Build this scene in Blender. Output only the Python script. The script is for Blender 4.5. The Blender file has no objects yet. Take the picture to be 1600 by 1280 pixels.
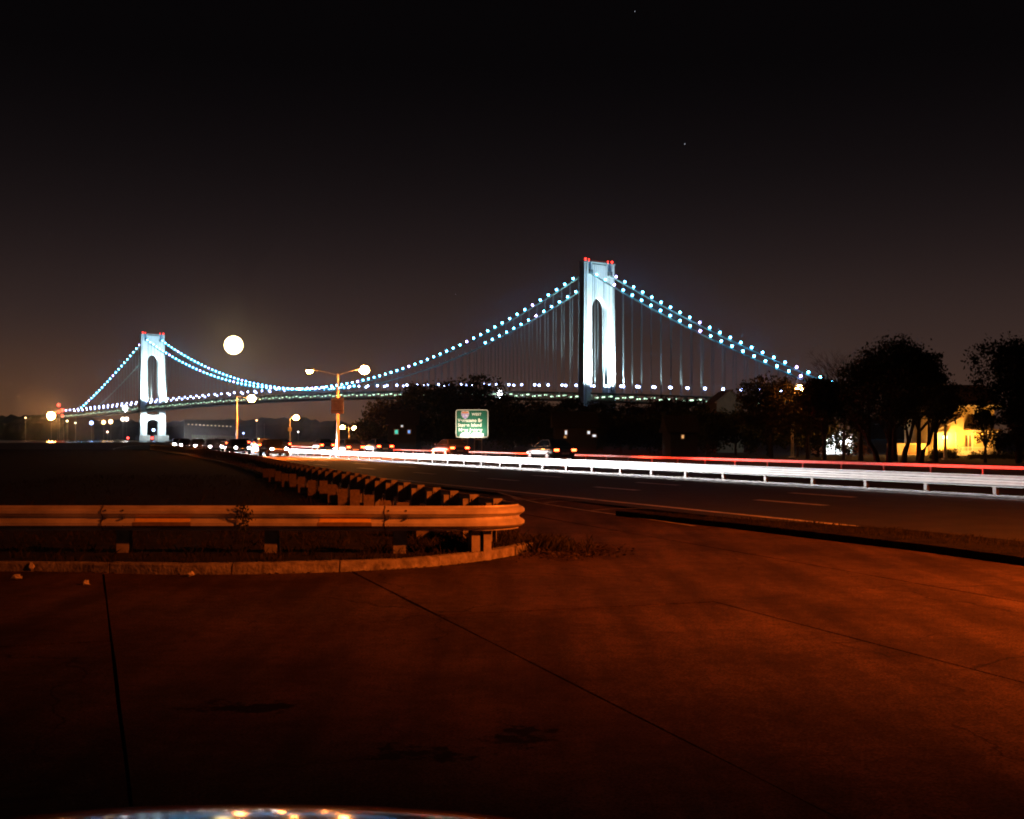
import bpy, math, random
import numpy as np
from mathutils import Vector, Matrix
random.seed(7); RNG = np.random.default_rng(7)
S = bpy.context.scene
C = S.collection
R = math.radians
F, CX, HV, EYE = 1924.0, 800.0, 684.0, 1.55          # focal length and horizon read off the photograph (in its 1600 px)

# ------------------------------------------------------------------ camera
cam_d = bpy.data.cameras.new('camera'); cam = bpy.data.objects.new('camera', cam_d); C.objects.link(cam)
cam.location = (0, 0, EYE); cam.rotation_euler = (R(90), 0, 0)
cam_d.sensor_width = 36; cam_d.lens = 36*F/1600; cam_d.shift_y = (HV-640)/1600
cam_d.clip_start = 0.05; cam_d.clip_end = 60000
S.camera = cam
# ------------------------------------------------------------------ night sky
W = bpy.data.worlds.new('World'); S.world = W; W.use_nodes = True
nt = W.node_tree; nt.nodes.clear()
wo = nt.nodes.new('ShaderNodeOutputWorld'); bg = nt.nodes.new('ShaderNodeBackground')
sky = nt.nodes.new('ShaderNodeTexSky'); sky.sky_type = 'NISHITA'; sky.sun_disc = False
MOON_EL, MOON_AZ = math.atan2(684-543, F), math.atan2(365-800, F)     # azimuth from +Y
sky.sun_elevation = R(-9); sky.sun_rotation = MOON_AZ
tc = nt.nodes.new('ShaderNodeTexCoord'); sp = nt.nodes.new('ShaderNodeSeparateXYZ'); rmp = nt.nodes.new('ShaderNodeValToRGB')
nt.links.new(tc.outputs['Generated'], sp.inputs[0]); nt.links.new(sp.outputs['Z'], rmp.inputs['Fac'])
cr = rmp.color_ramp; cr.interpolation = 'B_SPLINE'
stops = [(0.0, (.074,.034,.018)), (.03, (.060,.031,.022)), (.075, (.042,.0245,.021)), (.14, (.0150,.0095,.0098)), (.21, (.0050,.0036,.004)), (.29, (.0016,.0012,.0015)), (1, (.0006,.0005,.0007))]
while len(cr.elements) < len(stops): cr.elements.new(.5)
for e, (p, c) in zip(cr.elements, stops): e.position = p; e.color = (*c, 1)
# town glow low in the sky, stronger and more orange towards the left-hand shore
town = nt.nodes.new('ShaderNodeMapRange'); town.inputs[1].default_value = .15; town.inputs[2].default_value = -.6; town.inputs[3].default_value = 0; town.inputs[4].default_value = 1
lowr = nt.nodes.new('ShaderNodeMapRange'); lowr.interpolation_type = 'SMOOTHSTEP'; lowr.inputs[1].default_value = .10; lowr.inputs[2].default_value = -.01; lowr.inputs[3].default_value = 0; lowr.inputs[4].default_value = 1
tm = nt.nodes.new('ShaderNodeMath'); tm.operation = 'MULTIPLY'
nt.links.new(sp.outputs['X'], town.inputs[0]); nt.links.new(sp.outputs['Z'], lowr.inputs[0]); nt.links.new(town.outputs[0], tm.inputs[0]); nt.links.new(lowr.outputs[0], tm.inputs[1])
tg = nt.nodes.new('ShaderNodeMix'); tg.data_type = 'RGBA'; tg.blend_type = 'ADD'; nt.links.new(tm.outputs[0], tg.inputs['Factor']); nt.links.new(rmp.outputs[0], tg.inputs['A']); tg.inputs['B'].default_value = (.075, .028, .004, 1)
sk = nt.nodes.new('ShaderNodeMix'); sk.data_type = 'RGBA'; sk.blend_type = 'ADD'; sk.inputs['Factor'].default_value = .02
nt.links.new(tg.outputs['Result'], sk.inputs['A']); nt.links.new(sky.outputs[0], sk.inputs['B'])
nt.links.new(sk.outputs['Result'], bg.inputs[0]); bg.inputs[1].default_value = 1.0
nt.links.new(bg.outputs[0], wo.inputs[0])
# moonlight: the one sun lamp, from the moon's own direction
sun_d = bpy.data.lights.new('moonlight', 'SUN'); sun = bpy.data.objects.new('moonlight', sun_d); C.objects.link(sun)
sun_d.energy = .004; sun_d.angle = R(.5); sun_d.color = (1, .85, .6)
mdir = Vector((math.sin(MOON_AZ)*math.cos(MOON_EL), math.cos(MOON_AZ)*math.cos(MOON_EL), math.sin(MOON_EL)))
sun.rotation_euler = mdir.to_track_quat('Z', 'Y').to_euler()
S.view_settings.view_transform = 'Standard'; S.view_settings.look = 'None'
S.view_settings.exposure = 0; S.view_settings.gamma = 1; S.view_settings.use_curve_mapping = False
S.render.engine = 'CYCLES'; S.cycles.use_denoising = True
S.cycles.sample_clamp_indirect = 2.0; S.cycles.max_bounces = 5; S.cycles.diffuse_bounces = 2; S.cycles.glossy_bounces = 3
S.cycles.caustics_reflective = False; S.cycles.caustics_refractive = False
S.cycles.filter_width = 1.9

# ------------------------------------------------------------------ helpers
def ground_pt(u, v, z=0.0):
    y = F*(EYE-z)/(v-HV); return ((u-CX)*y/F, y)
def at(u, v, y): return Vector(((u-CX)*y/F, y, EYE+(HV-v)*y/F))

_m = {}
def mat(name, col, rough=.7, var=.25, scale=6, metal=0, bump=0, bscale=None, spec=.5, col2=None, coat=0):
    if name in _m: return _m[name]
    m = bpy.data.materials.new(name); m.use_nodes = True; t = m.node_tree; b = t.nodes['Principled BSDF']
    b.inputs['Roughness'].default_value = rough; b.inputs['Metallic'].default_value = metal
    b.inputs['Specular IOR Level'].default_value = spec; b.inputs['Coat Weight'].default_value = coat; b.inputs['Coat Roughness'].default_value = .03
    co = t.nodes.new('ShaderNodeTexCoord'); n = t.nodes.new('ShaderNodeTexNoise'); n.inputs['Scale'].default_value = scale; n.inputs['Detail'].default_value = 6
    t.links.new(co.outputs['Object'], n.inputs['Vector'])
    mr = t.nodes.new('ShaderNodeMapRange'); mr.inputs['From Min'].default_value = .3; mr.inputs['From Max'].default_value = .7
    t.links.new(n.outputs['Fac'], mr.inputs['Value'])
    mx = t.nodes.new('ShaderNodeMix'); mx.data_type = 'RGBA'
    c2 = col2 or tuple(min(1, c*(1+var)) for c in col); c1 = tuple(c*(1-var) for c in col) if not col2 else col
    mx.inputs['A'].default_value = (*c1, 1); mx.inputs['B'].default_value = (*c2, 1)
    t.links.new(mr.outputs[0], mx.inputs['Factor']); t.links.new(mx.outputs['Result'], b.inputs['Base Color'])
    if bump:
        n2 = t.nodes.new('ShaderNodeTexNoise'); n2.inputs['Scale'].default_value = bscale or scale*4; n2.inputs['Detail'].default_value = 5
        t.links.new(co.outputs['Object'], n2.inputs['Vector'])
        bp = t.nodes.new('ShaderNodeBump'); bp.inputs['Strength'].default_value = bump; bp.inputs['Distance'].default_value = .02
        t.links.new(n2.outputs['Fac'], bp.inputs['Height']); t.links.new(bp.outputs[0], b.inputs['Normal'])
    _m[name] = m; return m
def glow(name, col, strength, sample=True):
    if name in _m: return _m[name]
    m = bpy.data.materials.new(name); m.use_nodes = True; t = m.node_tree; t.nodes.clear()
    o = t.nodes.new('ShaderNodeOutputMaterial'); e = t.nodes.new('ShaderNodeEmission')
    e.inputs[0].default_value = (*col, 1); e.inputs[1].default_value = strength; t.links.new(e.outputs[0], o.inputs[0])
    if not sample: m.cycles.emission_sampling = 'NONE'
    _m[name] = m; return m

class MB:
    """collects shapes into one mesh"""
    def __init__(s): s.v = []; s.f = []
    def add(s, vs, fs):
        k = len(s.v); s.v += [tuple(v) for v in vs]; s.f += [tuple(i+k for i in f) for f in fs]; return s
    def box(s, x0, x1, y0, y1, z0, z1):
        return s.add([(x0,y0,z0),(x1,y0,z0),(x1,y1,z0),(x0,y1,z0),(x0,y0,z1),(x1,y0,z1),(x1,y1,z1),(x0,y1,z1)],
                     [(3,2,1,0),(4,5,6,7),(0,1,5,4),(1,2,6,5),(2,3,7,6),(3,0,4,7)])
    def bar(s, a, b, w, h=None, up=(0,0,1)):
        a, b = Vector(a), Vector(b); h = h or w; d = (b-a).normalized(); u = Vector(up)
        if abs(d.dot(u)) > .98: u = Vector((0,1,0))
        x = d.cross(u).normalized()*w/2; y = x.cross(d).normalized()*h/2
        vs = [a-x-y, a+x-y, a+x+y, a-x+y, b-x-y, b+x-y, b+x+y, b-x+y]
        return s.add(vs, [(0,1,2,3),(7,6,5,4),(4,5,1,0),(5,6,2,1),(6,7,3,2),(7,4,0,3)])
    def tube(s, pts, rad, n=8, cap=True):
        pts = [Vector(p) for p in pts]; rad = rad if hasattr(rad, '__len__') else [rad]*len(pts); k = len(s.v)
        for i, p in enumerate(pts):
            d = (pts[min(i+1, len(pts)-1)]-pts[max(i-1, 0)]).normalized()
            u = Vector((0,0,1)) if abs(d.z) < .9 else Vector((1,0,0))
            x = d.cross(u).normalized(); y = x.cross(d)
            for j in range(n):
                a = 2*math.pi*j/n; s.v.append(tuple(p+(x*math.cos(a)+y*math.sin(a))*rad[i]))
        for i in range(len(pts)-1):
            for j in range(n):
                a, b = k+i*n+j, k+i*n+(j+1) % n; s.f.append((a, b, b+n, a+n))
        if cap: s.f.append(tuple(k+j for j in reversed(range(n)))); s.f.append(tuple(k+(len(pts)-1)*n+j for j in range(n)))
        return s
    def ball(s, c, r, nu=8, nv=6, sz=1.0, sx=1.0):
        k = len(s.v); c = Vector(c)
        for i in range(nv+1):
            t = math.pi*i/nv
            for j in range(nu):
                a = 2*math.pi*j/nu; s.v.append((c.x+r*sx*math.sin(t)*math.cos(a), c.y+r*math.sin(t)*math.sin(a), c.z+r*sz*math.cos(t)))
        for i in range(nv):
            for j in range(nu):
                a, b = k+i*nu+j, k+i*nu+(j+1) % nu; s.f.append((a, a+nu, b+nu, b))
        return s
    def prism(s, poly, z0, z1):
        n = len(poly); vs = [(x, y, z0) for x, y in poly]+[(x, y, z1) for x, y in poly]
        a = sum(poly[i][0]*poly[(i+1) % n][1]-poly[(i+1) % n][0]*poly[i][1] for i in range(n))
        fs = [tuple(reversed(range(n))), tuple(range(n, 2*n))]+[(i, (i+1) % n, n+(i+1) % n, n+i) for i in range(n)]
        if a < 0: fs = [tuple(reversed(f)) for f in fs]
        return s.add(vs, fs)
    def mesh(s, name, m, smooth=False):
        me = bpy.data.meshes.new(name); me.from_pydata(s.v, [], s.f); me.materials.append(m)
        if smooth: me.polygons.foreach_set('use_smooth', [True]*len(me.polygons))
        me.update(); return me
    def build(s, name, m, parent=None, smooth=False, kind=None, label=None, loc=None, rz=0):
        return link(name, s.mesh(name, m, smooth), parent, kind, label, loc, rz)
def link(name, me, parent=None, kind=None, label=None, loc=None, rz=0):
    o = bpy.data.objects.new(name, me); C.objects.link(o)
    if parent: o.parent = parent
    if kind: o['kind'] = kind
    if label: o['label'] = label
    if loc is not None: o.location = loc
    if rz: o.rotation_euler.z = rz
    return o
def tag(o, label, cat, group=None):
    o['label'] = label; o['category'] = cat
    if group: o['group'] = group
    return o
def thing(name, label, cat, loc=(0,0,0), rz=0, group=None):
    o = bpy.data.objects.new(name, None); C.objects.link(o); o.location = loc; o.rotation_euler = (0,0,rz); o.empty_display_size = .2
    return tag(o, label, cat, group)
def dup(o, parent=None):
    c = o.copy(); C.objects.link(c)
    if parent: c.parent = parent
    for ch in list(o.children): dup(ch, c)
    return c
def lamp(name, kind, loc, power, col, parent=None, radius=.1, aim=None, size=None, blend=.5):
    d = bpy.data.lights.new(name, kind); d.energy = power; d.color = col; d.shadow_soft_size = radius
    o = bpy.data.objects.new(name, d); C.objects.link(o); o.location = loc
    if parent: o.parent = parent
    if kind == 'SPOT': d.spot_size = R(size); d.spot_blend = blend
    if aim is not None: o.rotation_euler = (Vector(loc)-Vector(aim)).to_track_quat('Z', 'Y').to_euler()
    return o

# smooth curves
def catmull(pts, per=8):
    P = [np.array(p, float) for p in pts]; P = [2*P[0]-P[1]]+P+[2*P[-1]-P[-2]]; out = []
    for i in range(1, len(P)-2):
        for k in range(per):
            t = k/per; a, b, c, d = P[i-1:i+3]
            out.append(.5*((2*b)+(-a+c)*t+(2*a-5*b+4*c-d)*t*t+(-a+3*b-3*c+d)*t**3))
    out.append(P[-2]); return np.array(out)
class Path:
    def __init__(s, pts, per=10):
        s.p = catmull(pts, per); s.l = np.concatenate([[0], np.cumsum(np.linalg.norm(np.diff(s.p, axis=0), axis=1))]); s.len = s.l[-1]
    def at(s, d): return np.array([np.interp(d, s.l, s.p[:, 0]), np.interp(d, s.l, s.p[:, 1])])
    def dir(s, d):
        t = s.at(min(d+.6, s.len))-s.at(max(d-.6, 0)); return t/np.linalg.norm(t)
    def off(s, d, o):                                   # o > 0: right of travel
        t = s.dir(d); p = s.at(d); return np.array([p[0]+t[1]*o, p[1]-t[0]*o])
    def near_y(s, y):                                   # station where the path reaches depth y
        i = int(np.argmin(abs(s.p[:, 1]-y))); return s.l[i]

# ------------------------------------------------------------------ materials
ORANGE = (1, .14, .010)
M_ground = mat('dry_ground', (.018,.017,.011), .95, .4, .8, bump=.5, bscale=3)
M_grassbase = mat('verge_soil', (.022,.02,.012), 1, .5, 3, bump=.8, bscale=12, spec=.1)
M_road = mat('asphalt', (.045,.045,.047), .72, .3, 1.2, bump=.4, bscale=60)
M_far_road = mat('asphalt_far', (.05,.05,.05), .75, .25, 1.2)
M_paint = mat('road_paint', (.80,.80,.76), .6, .25, 4)
M_kerb = mat('kerb_concrete', (.22,.205,.185), .95, .55, 9, bump=1.0, bscale=30)
M_steel = mat('galvanised_steel', (.62,.60,.56), .55, .38, 2.6, metal=.25, bump=.15, bscale=30, spec=.4)
M_darksteel = mat('weathered_steel', (.30,.28,.25), .6, .4, 8, metal=.3)
M_post = mat('post_steel', (.27,.25,.23), .7, .3, 10)
M_pole = mat('lamp_pole_steel', (.42,.41,.39), .5, .2, 4, metal=.3)
M_bolt = mat('dark_bolts', (.04,.035,.03), .6, .3, 30)
M_bark = mat('bark', (.05,.038,.028), .95, .4, 8)
M_leaf = mat('leaf', (.035,.045,.016), .8, .5, 1.5, spec=.2)
M_leaf2 = mat('leaf_autumn', (.055,.045,.016), .8, .5, 1.5, spec=.2)
M_black = mat('black_rubber', (.02,.02,.02), .7, .2, 5)
M_glass = mat('dark_glass', (.01,.012,.014), .06, .1, 3, spec=.6)
M_water = mat('water', (.008,.011,.013), .12, .3, .02, bump=.35, bscale=.25)
M_tower = mat('tower_steel', (.48,.53,.53), .6, .10, .07)
M_bsteel = mat('bridge_steel', (.25,.31,.31), .6, .15, .1)
M_cable = mat('cable_steel', (.22,.40,.34), .6, .1, .1)
M_rope = mat('rope_steel', (.15,.19,.19), .7, .1, .1)
M_deck = mat('bridge_deck_steel', (.12,.14,.14), .7, .2, .1)

# slab concrete with speckle, wide stains and worn patches
def slab_material():
    m = bpy.data.materials.new('paving_concrete'); m.use_nodes = True; t = m.node_tree; b = t.nodes['Principled BSDF']; N = t.nodes.new; L = t.links.new
    ge = N('ShaderNodeNewGeometry'); P = ge.outputs['Position']
    def noise(sc, det=6, rough=.6):
        n = N('ShaderNodeTexNoise'); n.inputs['Scale'].default_value = sc; n.inputs['Detail'].default_value = det; n.inputs['Roughness'].default_value = rough
        L(P, n.inputs['Vector']); return n.outputs['Fac']
    def rng(x, a, b_, c, d):
        r = N('ShaderNodeMapRange'); r.inputs[1].default_value = a; r.inputs[2].default_value = b_; r.inputs[3].default_value = c; r.inputs[4].default_value = d; L(x, r.inputs[0]); return r.outputs[0]
    def mul(a, b_):
        r = N('ShaderNodeMath'); r.operation = 'MULTIPLY'; L(a, r.inputs[0]); L(b_, r.inputs[1]); return r.outputs[0]
    big = rng(noise(.55, 5, .65), .3, .7, .42, 1.22); fine = rng(noise(55, 3, .8), .3, .7, .12, 1.95); mid = rng(noise(7, 8, .7), .3, .72, .55, 1.2)
    mp = N('ShaderNodeMapping'); mp.inputs['Rotation'].default_value[2] = R(-19); mp.inputs['Scale'].default_value = (2.2, .22, 1); L(P, mp.inputs['Vector'])
    st = N('ShaderNodeTexNoise'); st.inputs['Scale'].default_value = 1.0; st.inputs['Detail'].default_value = 5; L(mp.outputs[0], st.inputs['Vector'])
    streak = rng(st.outputs['Fac'], .35, .68, .5, 1.15)
    k = mul(mul(big, fine), mul(mid, streak))
    # hairline cracks: a few of the edges of a wobbly cell pattern
    nv = N('ShaderNodeTexNoise'); nv.inputs['Scale'].default_value = 1.6; nv.inputs['Detail'].default_value = 6; L(P, nv.inputs['Vector'])
    wob = N('ShaderNodeVectorMath'); wob.operation = 'MULTIPLY_ADD'; L(nv.outputs['Color'], wob.inputs[0]); wob.inputs[1].default_value = (.8,.8,0); L(P, wob.inputs[2])
    vo = N('ShaderNodeTexVoronoi'); vo.feature = 'DISTANCE_TO_EDGE'; vo.inputs['Scale'].default_value = .27; L(wob.outputs[0], vo.inputs['Vector'])
    crk = rng(vo.outputs['Distance'], .0008, .0035, .30, 1.0)
    cm = N('ShaderNodeMix'); cm.data_type = 'FLOAT'; L(rng(noise(.35, 2), .44, .52, 0, 1), cm.inputs[0]); cm.inputs[2].default_value = 1.0; L(crk, cm.inputs[3])
    k = mul(k, cm.outputs[0])
    # worn broken patches: a noise cut by distance from the worn area
    def patch(c, sx, sy):
        vm = N('ShaderNodeMapping'); vm.inputs['Location'].default_value = (-c[0]/sx, -c[1]/sy, 0); vm.inputs['Scale'].default_value = (1/sx, 1/sy, 0); L(P, vm.inputs['Vector'])
        ln = N('ShaderNodeVectorMath'); ln.operation = 'LENGTH'; L(vm.outputs[0], ln.inputs[0])
        return rng(ln.outputs['Value'], .0, 1.2, .24, -.12)
    pa = N('ShaderNodeMath'); pa.operation = 'MAXIMUM'; L(patch((.05,6.45),.36,.50), pa.inputs[0]); L(patch((-.45,6.05),.55,.30), pa.inputs[1])
    pb = N('ShaderNodeMath'); pb.operation = 'MAXIMUM'; L(pa.outputs[0], pb.inputs[0]); L(patch((-1.5,7.1),.7,.35), pb.inputs[1])
    ad = N('ShaderNodeMath'); ad.operation = 'ADD'; L(noise(5.5, 9, .72), ad.inputs[0]); L(pb.outputs[0], ad.inputs[1])
    worn = rng(ad.outputs[0], .60, .66, 0, 1)
    mx = N('ShaderNodeMix'); mx.data_type = 'RGBA'; L(worn, mx.inputs['Factor']); mx.inputs['A'].default_value = (.108,.068,.053,1); mx.inputs['B'].default_value = (.012,.008,.006,1)
    m2 = N('ShaderNodeMix'); m2.data_type = 'RGBA'; m2.blend_type = 'MULTIPLY'; m2.inputs['Factor'].default_value = 1; L(mx.outputs['Result'], m2.inputs['A']); L(k, m2.inputs['B'])
    L(m2.outputs['Result'], b.inputs['Base Color']); b.inputs['Roughness'].default_value = .9; b.inputs['Specular IOR Level'].default_value = .15
    h = N('ShaderNodeMath'); h.operation = 'SUBTRACT'; L(noise(110, 3, .8), h.inputs[0]); L(worn, h.inputs[1])
    bp = N('ShaderNodeBump'); bp.inputs['Strength'].default_value = .6; bp.inputs['Distance'].default_value = .012; L(h.outputs[0], bp.inputs['Height']); L(bp.outputs[0], b.inputs['Normal'])
    return m
M_slab = slab_material()

# ------------------------------------------------------------------ ground, water, far hills
land = [(-1300,-80),(1500,-80),(1500,1330),(230,1330),(60,1180),(-20,1000),(-95,940),(-130,700),(-118,480),(-160,380),(-420,330),(-1300,300)]
MB().prism(land, -6, -.06).build('ground', M_ground, kind='structure')
MB().add([(-5100,-300,-4),(5100,-300,-4),(5100,4500,-4),(-5100,4500,-4)], [(0,1,2,3)]).build('water', M_water, kind='structure')
hb = MB(); ridge = [(-900,662),(-300,655),(0,651),(60,648),(110,650),(160,656),(240,658),(330,656),(400,655),(450,652),(500,657),(560,663),(640,668),(760,672),(1000,676),(1800,678),(2600,680)]
us = np.arange(-900, 2600, 7.0); hv = np.interp(us, [r[0] for r in ridge], [r[1] for r in ridge])
tops = []
for i, (u, v) in enumerate(zip(us, hv)):
    y = 3700; base = at(u, v, y); jag = RNG.normal(0, 2.0)+2.5*math.sin(u*.11)+2*math.sin(u*.37+1); tops.append((base.x, y, max(base.z+jag, 4)))
k = len(tops)
front = [(x*.94, 3350, -4.5) for x, y, z in tops]; midv = [(x*.965, 3480, z*.62) for x, y, z in tops]; back = [(x*1.1, 4400, -4.5) for x, y, z in tops]
vs = front+midv+tops+back; fs = []
for r_ in range(3):
    for i in range(k-1): a = r_*k+i; fs.append((a, a+1, a+1+k, a+k))
hb.add(vs, fs).build('hill', mat('wooded_hill', (.03,.032,.024), 1, .5, .01), kind='structure')

# ------------------------------------------------------------------ suspension bridge (true size: towers 1298 m apart)
BA = np.array([100.7, 1457.0]); BX = np.array([-.632, .775]); BN = np.array([.775, .632])      # near tower, along, across (right)
SPAN = 1298.0
def bp(s, n, z): p = BA+BX*s+BN*n; return (float(p[0]), float(p[1]), float(z))
dk_s = [-370,-150,0,298,649,980,1298,1480,1668,1900]; dk_z = [34,46,54.5,64.5,71,70.5,65.5,61,56.5,52]
dkP = np.polyfit(dk_s, dk_z, 4)
def deck_z(s): return float(np.polyval(dkP, s))
TOPZ = 207.0; SAD = 197.0
def cable_z(s):
    if s < 0: t = -s/370; return SAD+(deck_z(-370)+3-SAD)*t-34*t*(1-t)
    if s > SPAN: t = (s-SPAN)/370; return SAD+(deck_z(1668)+2-SAD)*t-26*t*(1-t)
    t = (s-SPAN/2)/(SPAN/2); lo = deck_z(SPAN/2)+5.5; return lo+(SAD-lo)*t*t
bridge = thing('suspension_bridge', 'long suspension bridge with two floodlit towers and strings of blue-white cable lights', 'bridge', (0,0,0))
HW = 15.6
def tower(s0):
    t = bpy.data.objects.new('tower', None); C.objects.link(t); t.parent = bridge; o = bp(s0, 0, 0); t.location = o
    t.rotation_euler.z = math.atan2(BN[1], BN[0])            # local x = across, local y = along (away)
    for sd in (-1, 1):
        # stepped, tapering leg
        mb = MB(); lv = [(-6,26.6,13.6,12.4),(12,26.3,13.4,12.2),(54,25.8,13.0,11.6),(120,25.0,12.5,11.0),(TOPZ-2,24.2,12.0,10.4),(TOPZ,24.2,12.0,10.4)]; vs = []
        for z, xo, w, dp in lv:
            xi = xo-w; h = dp/2; st = 1.1; q = w*.22
            pl = [(xo,-h+st),(xo-q,-h+st),(xo-q,-h),(xi+q,-h),(xi+q,-h+st),(xi,-h+st),(xi,h-st),(xi+q,h-st),(xi+q,h),(xo-q,h),(xo-q,h-st),(xo,h-st)]
            vs += [(sd*x, y, z) for x, y in pl]
        m = 12; fs = [(i*m+j, i*m+(j+1) % m, i*m+m+(j+1) % m, i*m+m+j) for i in range(len(lv)-1) for j in range(m)]+[tuple(reversed(range(m))), tuple(range((len(lv)-1)*m, len(lv)*m))]
        o = mb.add(vs, fs).build('leg', M_tower, t)
        import bmesh
        bm = bmesh.new(); bm.from_mesh(o.data); bmesh.ops.recalc_face_normals(bm, faces=bm.faces); bm.to_mesh(o.data); bm.free()
        MB().box(sd*19.5-11, sd*19.5+11, -10, 10, -8, 6).build('pier', mat('pier_concrete', (.3,.3,.28), .9, .2, .1), t)
    # portal walls with round arches: above the roadway and below it
    def portal(z_spring, rise, ztop, xin0, y0, y1):
        n = 20; arc = [(-xin0*math.cos(math.pi*i/n), z_spring+rise*math.sin(math.pi*i/n)) for i in range(n+1)]
        arc = [(-xin0-1.2, z_spring)]+arc+[(xin0+1.2, z_spring)]
        vs = []; 
        for x, z in arc: vs += [(x,y0,z),(x,y0,ztop),(x,y1,z),(x,y1,ztop)]
        fs = []
        for i in range(len(arc)-1):
            a = 4*i; b = a+4; fs += [(a,b,b+1,a+1),(a+2,a+3,b+3,b+2),(a,a+2,b+2,b),(a+1,b+1,b+3,a+3)]
        return MB().add(vs, fs)
    portal(150, 17, TOPZ-1.5, 12.45, -3.6, 3.6).build('portal_strut', M_tower, t)
    portal(30, 8, 47, 12.9, -3.8, 3.8).build('portal_strut', M_tower, t)
    rb = MB()
    for x in np.linspace(-10.5, 10.5, 8):
        z0 = 150+17*math.sqrt(max(0, 1-(x/12.45)**2))+1
        rb.box(x-.35, x+.35, -4.3, -3.55, z0, TOPZ-2).box(x-.35, x+.35, 3.55, 4.3, z0, TOPZ-2)
    rb.build('stiffener', M_tower, t, kind='stuff')
    MB().box(-24.6,24.6,-5.6,5.6,TOPZ+.1,TOPZ+1.3).build('cap', M_bsteel, t)
    for sd in (-1, 1):
        MB().prism([(sd*15.6-2.6,-7.6),(sd*15.6+2.6,-7.6),(sd*15.6+2.6,7.6),(sd*15.6-2.6,7.6)], SAD-3.5, SAD+1.6).build('cable_saddle', M_deck, t)
        for x in (15.6, 22.5) if sd > 0 else (20.5, 15):
            MB().tube([(sd*x,-2,TOPZ+1.3),(sd*x,-2,TOPZ+3.2)], .4, 6).ball((sd*x,-2,TOPZ+4), 1.25 if abs(x-20) < 3 else .75, 8, 6).build('beacon', glow('beacon_red', (1,.03,.02), 9, False), t)
    rl = MB()
    for x in np.linspace(-24, 24, 13): rl.tube([(x,-5.2,TOPZ+1.3),(x,-5.2,TOPZ+2.6)], .15, 4)
    rl.bar((-24,-5.2,TOPZ+2.6),(24,-5.2,TOPZ+2.6), .25); rl.build('top_railing', mat('red_railing', (.5,.06,.04), .6, .2, 1), t)
    # floodlights on the roadway, on both faces, grazing up the legs
    zd = deck_z(s0)
    for fy, pw in ((-1, 1.0), (1, .07)):
        for sd in (-1, 1):
            x, y = sd*19.5, fy*46
            f = MB().box(x-1.4, x+1.4, y-.8, y+.8, zd+.6, zd+2.4).bar((x,y,zd-1.0),(x,y,zd+.7), .6).build('floodlight', M_deck, t)
            lamp('flood_lamp', 'SPOT', (x, y-fy*1.0, zd+2.6), FLOOD*pw, (.72,.93,1.0), t, 1.5, aim=(sd*17.5, fy*4, zd+47), size=80, blend=.9)
            lamp('flood_lamp', 'SPOT', (x*.55, y-fy*1.0, zd+2.6), FLOOD*.22*pw, (.72,.93,1.0), t, 1.5, aim=(0, fy*3, zd+118), size=46, blend=.9)
            # lamps hung under the roadway light the lower shaft
            if s0 > 0: lamp('flood_lamp', 'SPOT', (sd*15, fy*26, zd-12), FLOOD*.20*pw, (.80,.95,1.0), t, 1.5, aim=(sd*17, fy*3, 18), size=110, blend=.9)
    if s0 == 0:                                          # small uplights under the ropes on the land side
        for s in (-31, -46, -76, -92, -122, -152, -183):
            for sd in (-1, 1):
                zz = deck_z(s); MB().box(sd*14.2-.5, sd*14.2+.5, -.5, .5, 0, .9).build('uplight', M_deck, t, loc=(0, s, zz+.1))
                lamp('uplight_lamp', 'SPOT', (sd*14.2, s-1.5, zz+1.6), 5e5*(1 if s > -130 else .6), (.80,.95,1.0), t, .5, aim=(sd*15.6, s+1.5, zz+40), size=34, blend=.9)
    return t
FLOOD = 2.4e6
tw1 = tower(0); tw2 = tower(SPAN)
S0, S1 = -370, 1800
for n in (-HW, HW):
    P = [bp(s, n, cable_z(s)) for s in np.concatenate([np.linspace(-370, 0, 13), np.linspace(0, SPAN, 61)[1:], np.linspace(SPAN, 1668, 13)[1:]])]
    MB().tube(P, .85, 6).build('main_cable', M_cable, bridge)
# deck: two roadways and the trusses between them
ss = np.linspace(S0, S1, 140)
def ribbon(z0, z1, n0, n1):
    mb = MB(); vs = []
    for s in ss: z = deck_z(s); vs += [bp(s,n0,z+z0), bp(s,n1,z+z0), bp(s,n1,z+z1), bp(s,n0,z+z1)]
    k = len(ss); return mb.add(vs, [(4*i+j, 4*i+(j+1) % 4, 4*i+4+(j+1) % 4, 4*i+4+j) for i in range(k-1) for j in range(4)]+[(3,2,1,0), tuple(4*(k-1)+j for j in range(4))])
ribbon(-1.1, 0, -15.2, 15.2).build('upper_roadway', M_deck, bridge)
ribbon(-8.6, -7.5, -15.2, 15.2).build('lower_roadway', M_deck, bridge)
ribbon(-10.6, -8.7, -14, 14).build('floor_beams', M_deck, bridge)
for n in (-15.8, 15.8):
    tr = MB(); st = np.arange(S0, S1, 15.24)
    for i, s in enumerate(st[:-1]):
        e = st[i+1]; za, zb = deck_z(s), deck_z(e); md = (s+e)/2; zm = (za+zb)/2
        tr.bar(bp(s,n,za-8.4), bp(s,n,za-.4), .7); tr.bar(bp(s,n,za-.6), bp(md,n,zm-8), .7); tr.bar(bp(md,n,zm-8), bp(e,n,zb-.6), .7)
        tr.bar(bp(s,n,za+.3), bp(e,n,zb+.3), .6, .9); tr.bar(bp(s,n,za-8.1), bp(e,n,zb-8.1), .8, 1.0)
    tr.build('truss', M_bsteel, bridge, kind='stuff')
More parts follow.
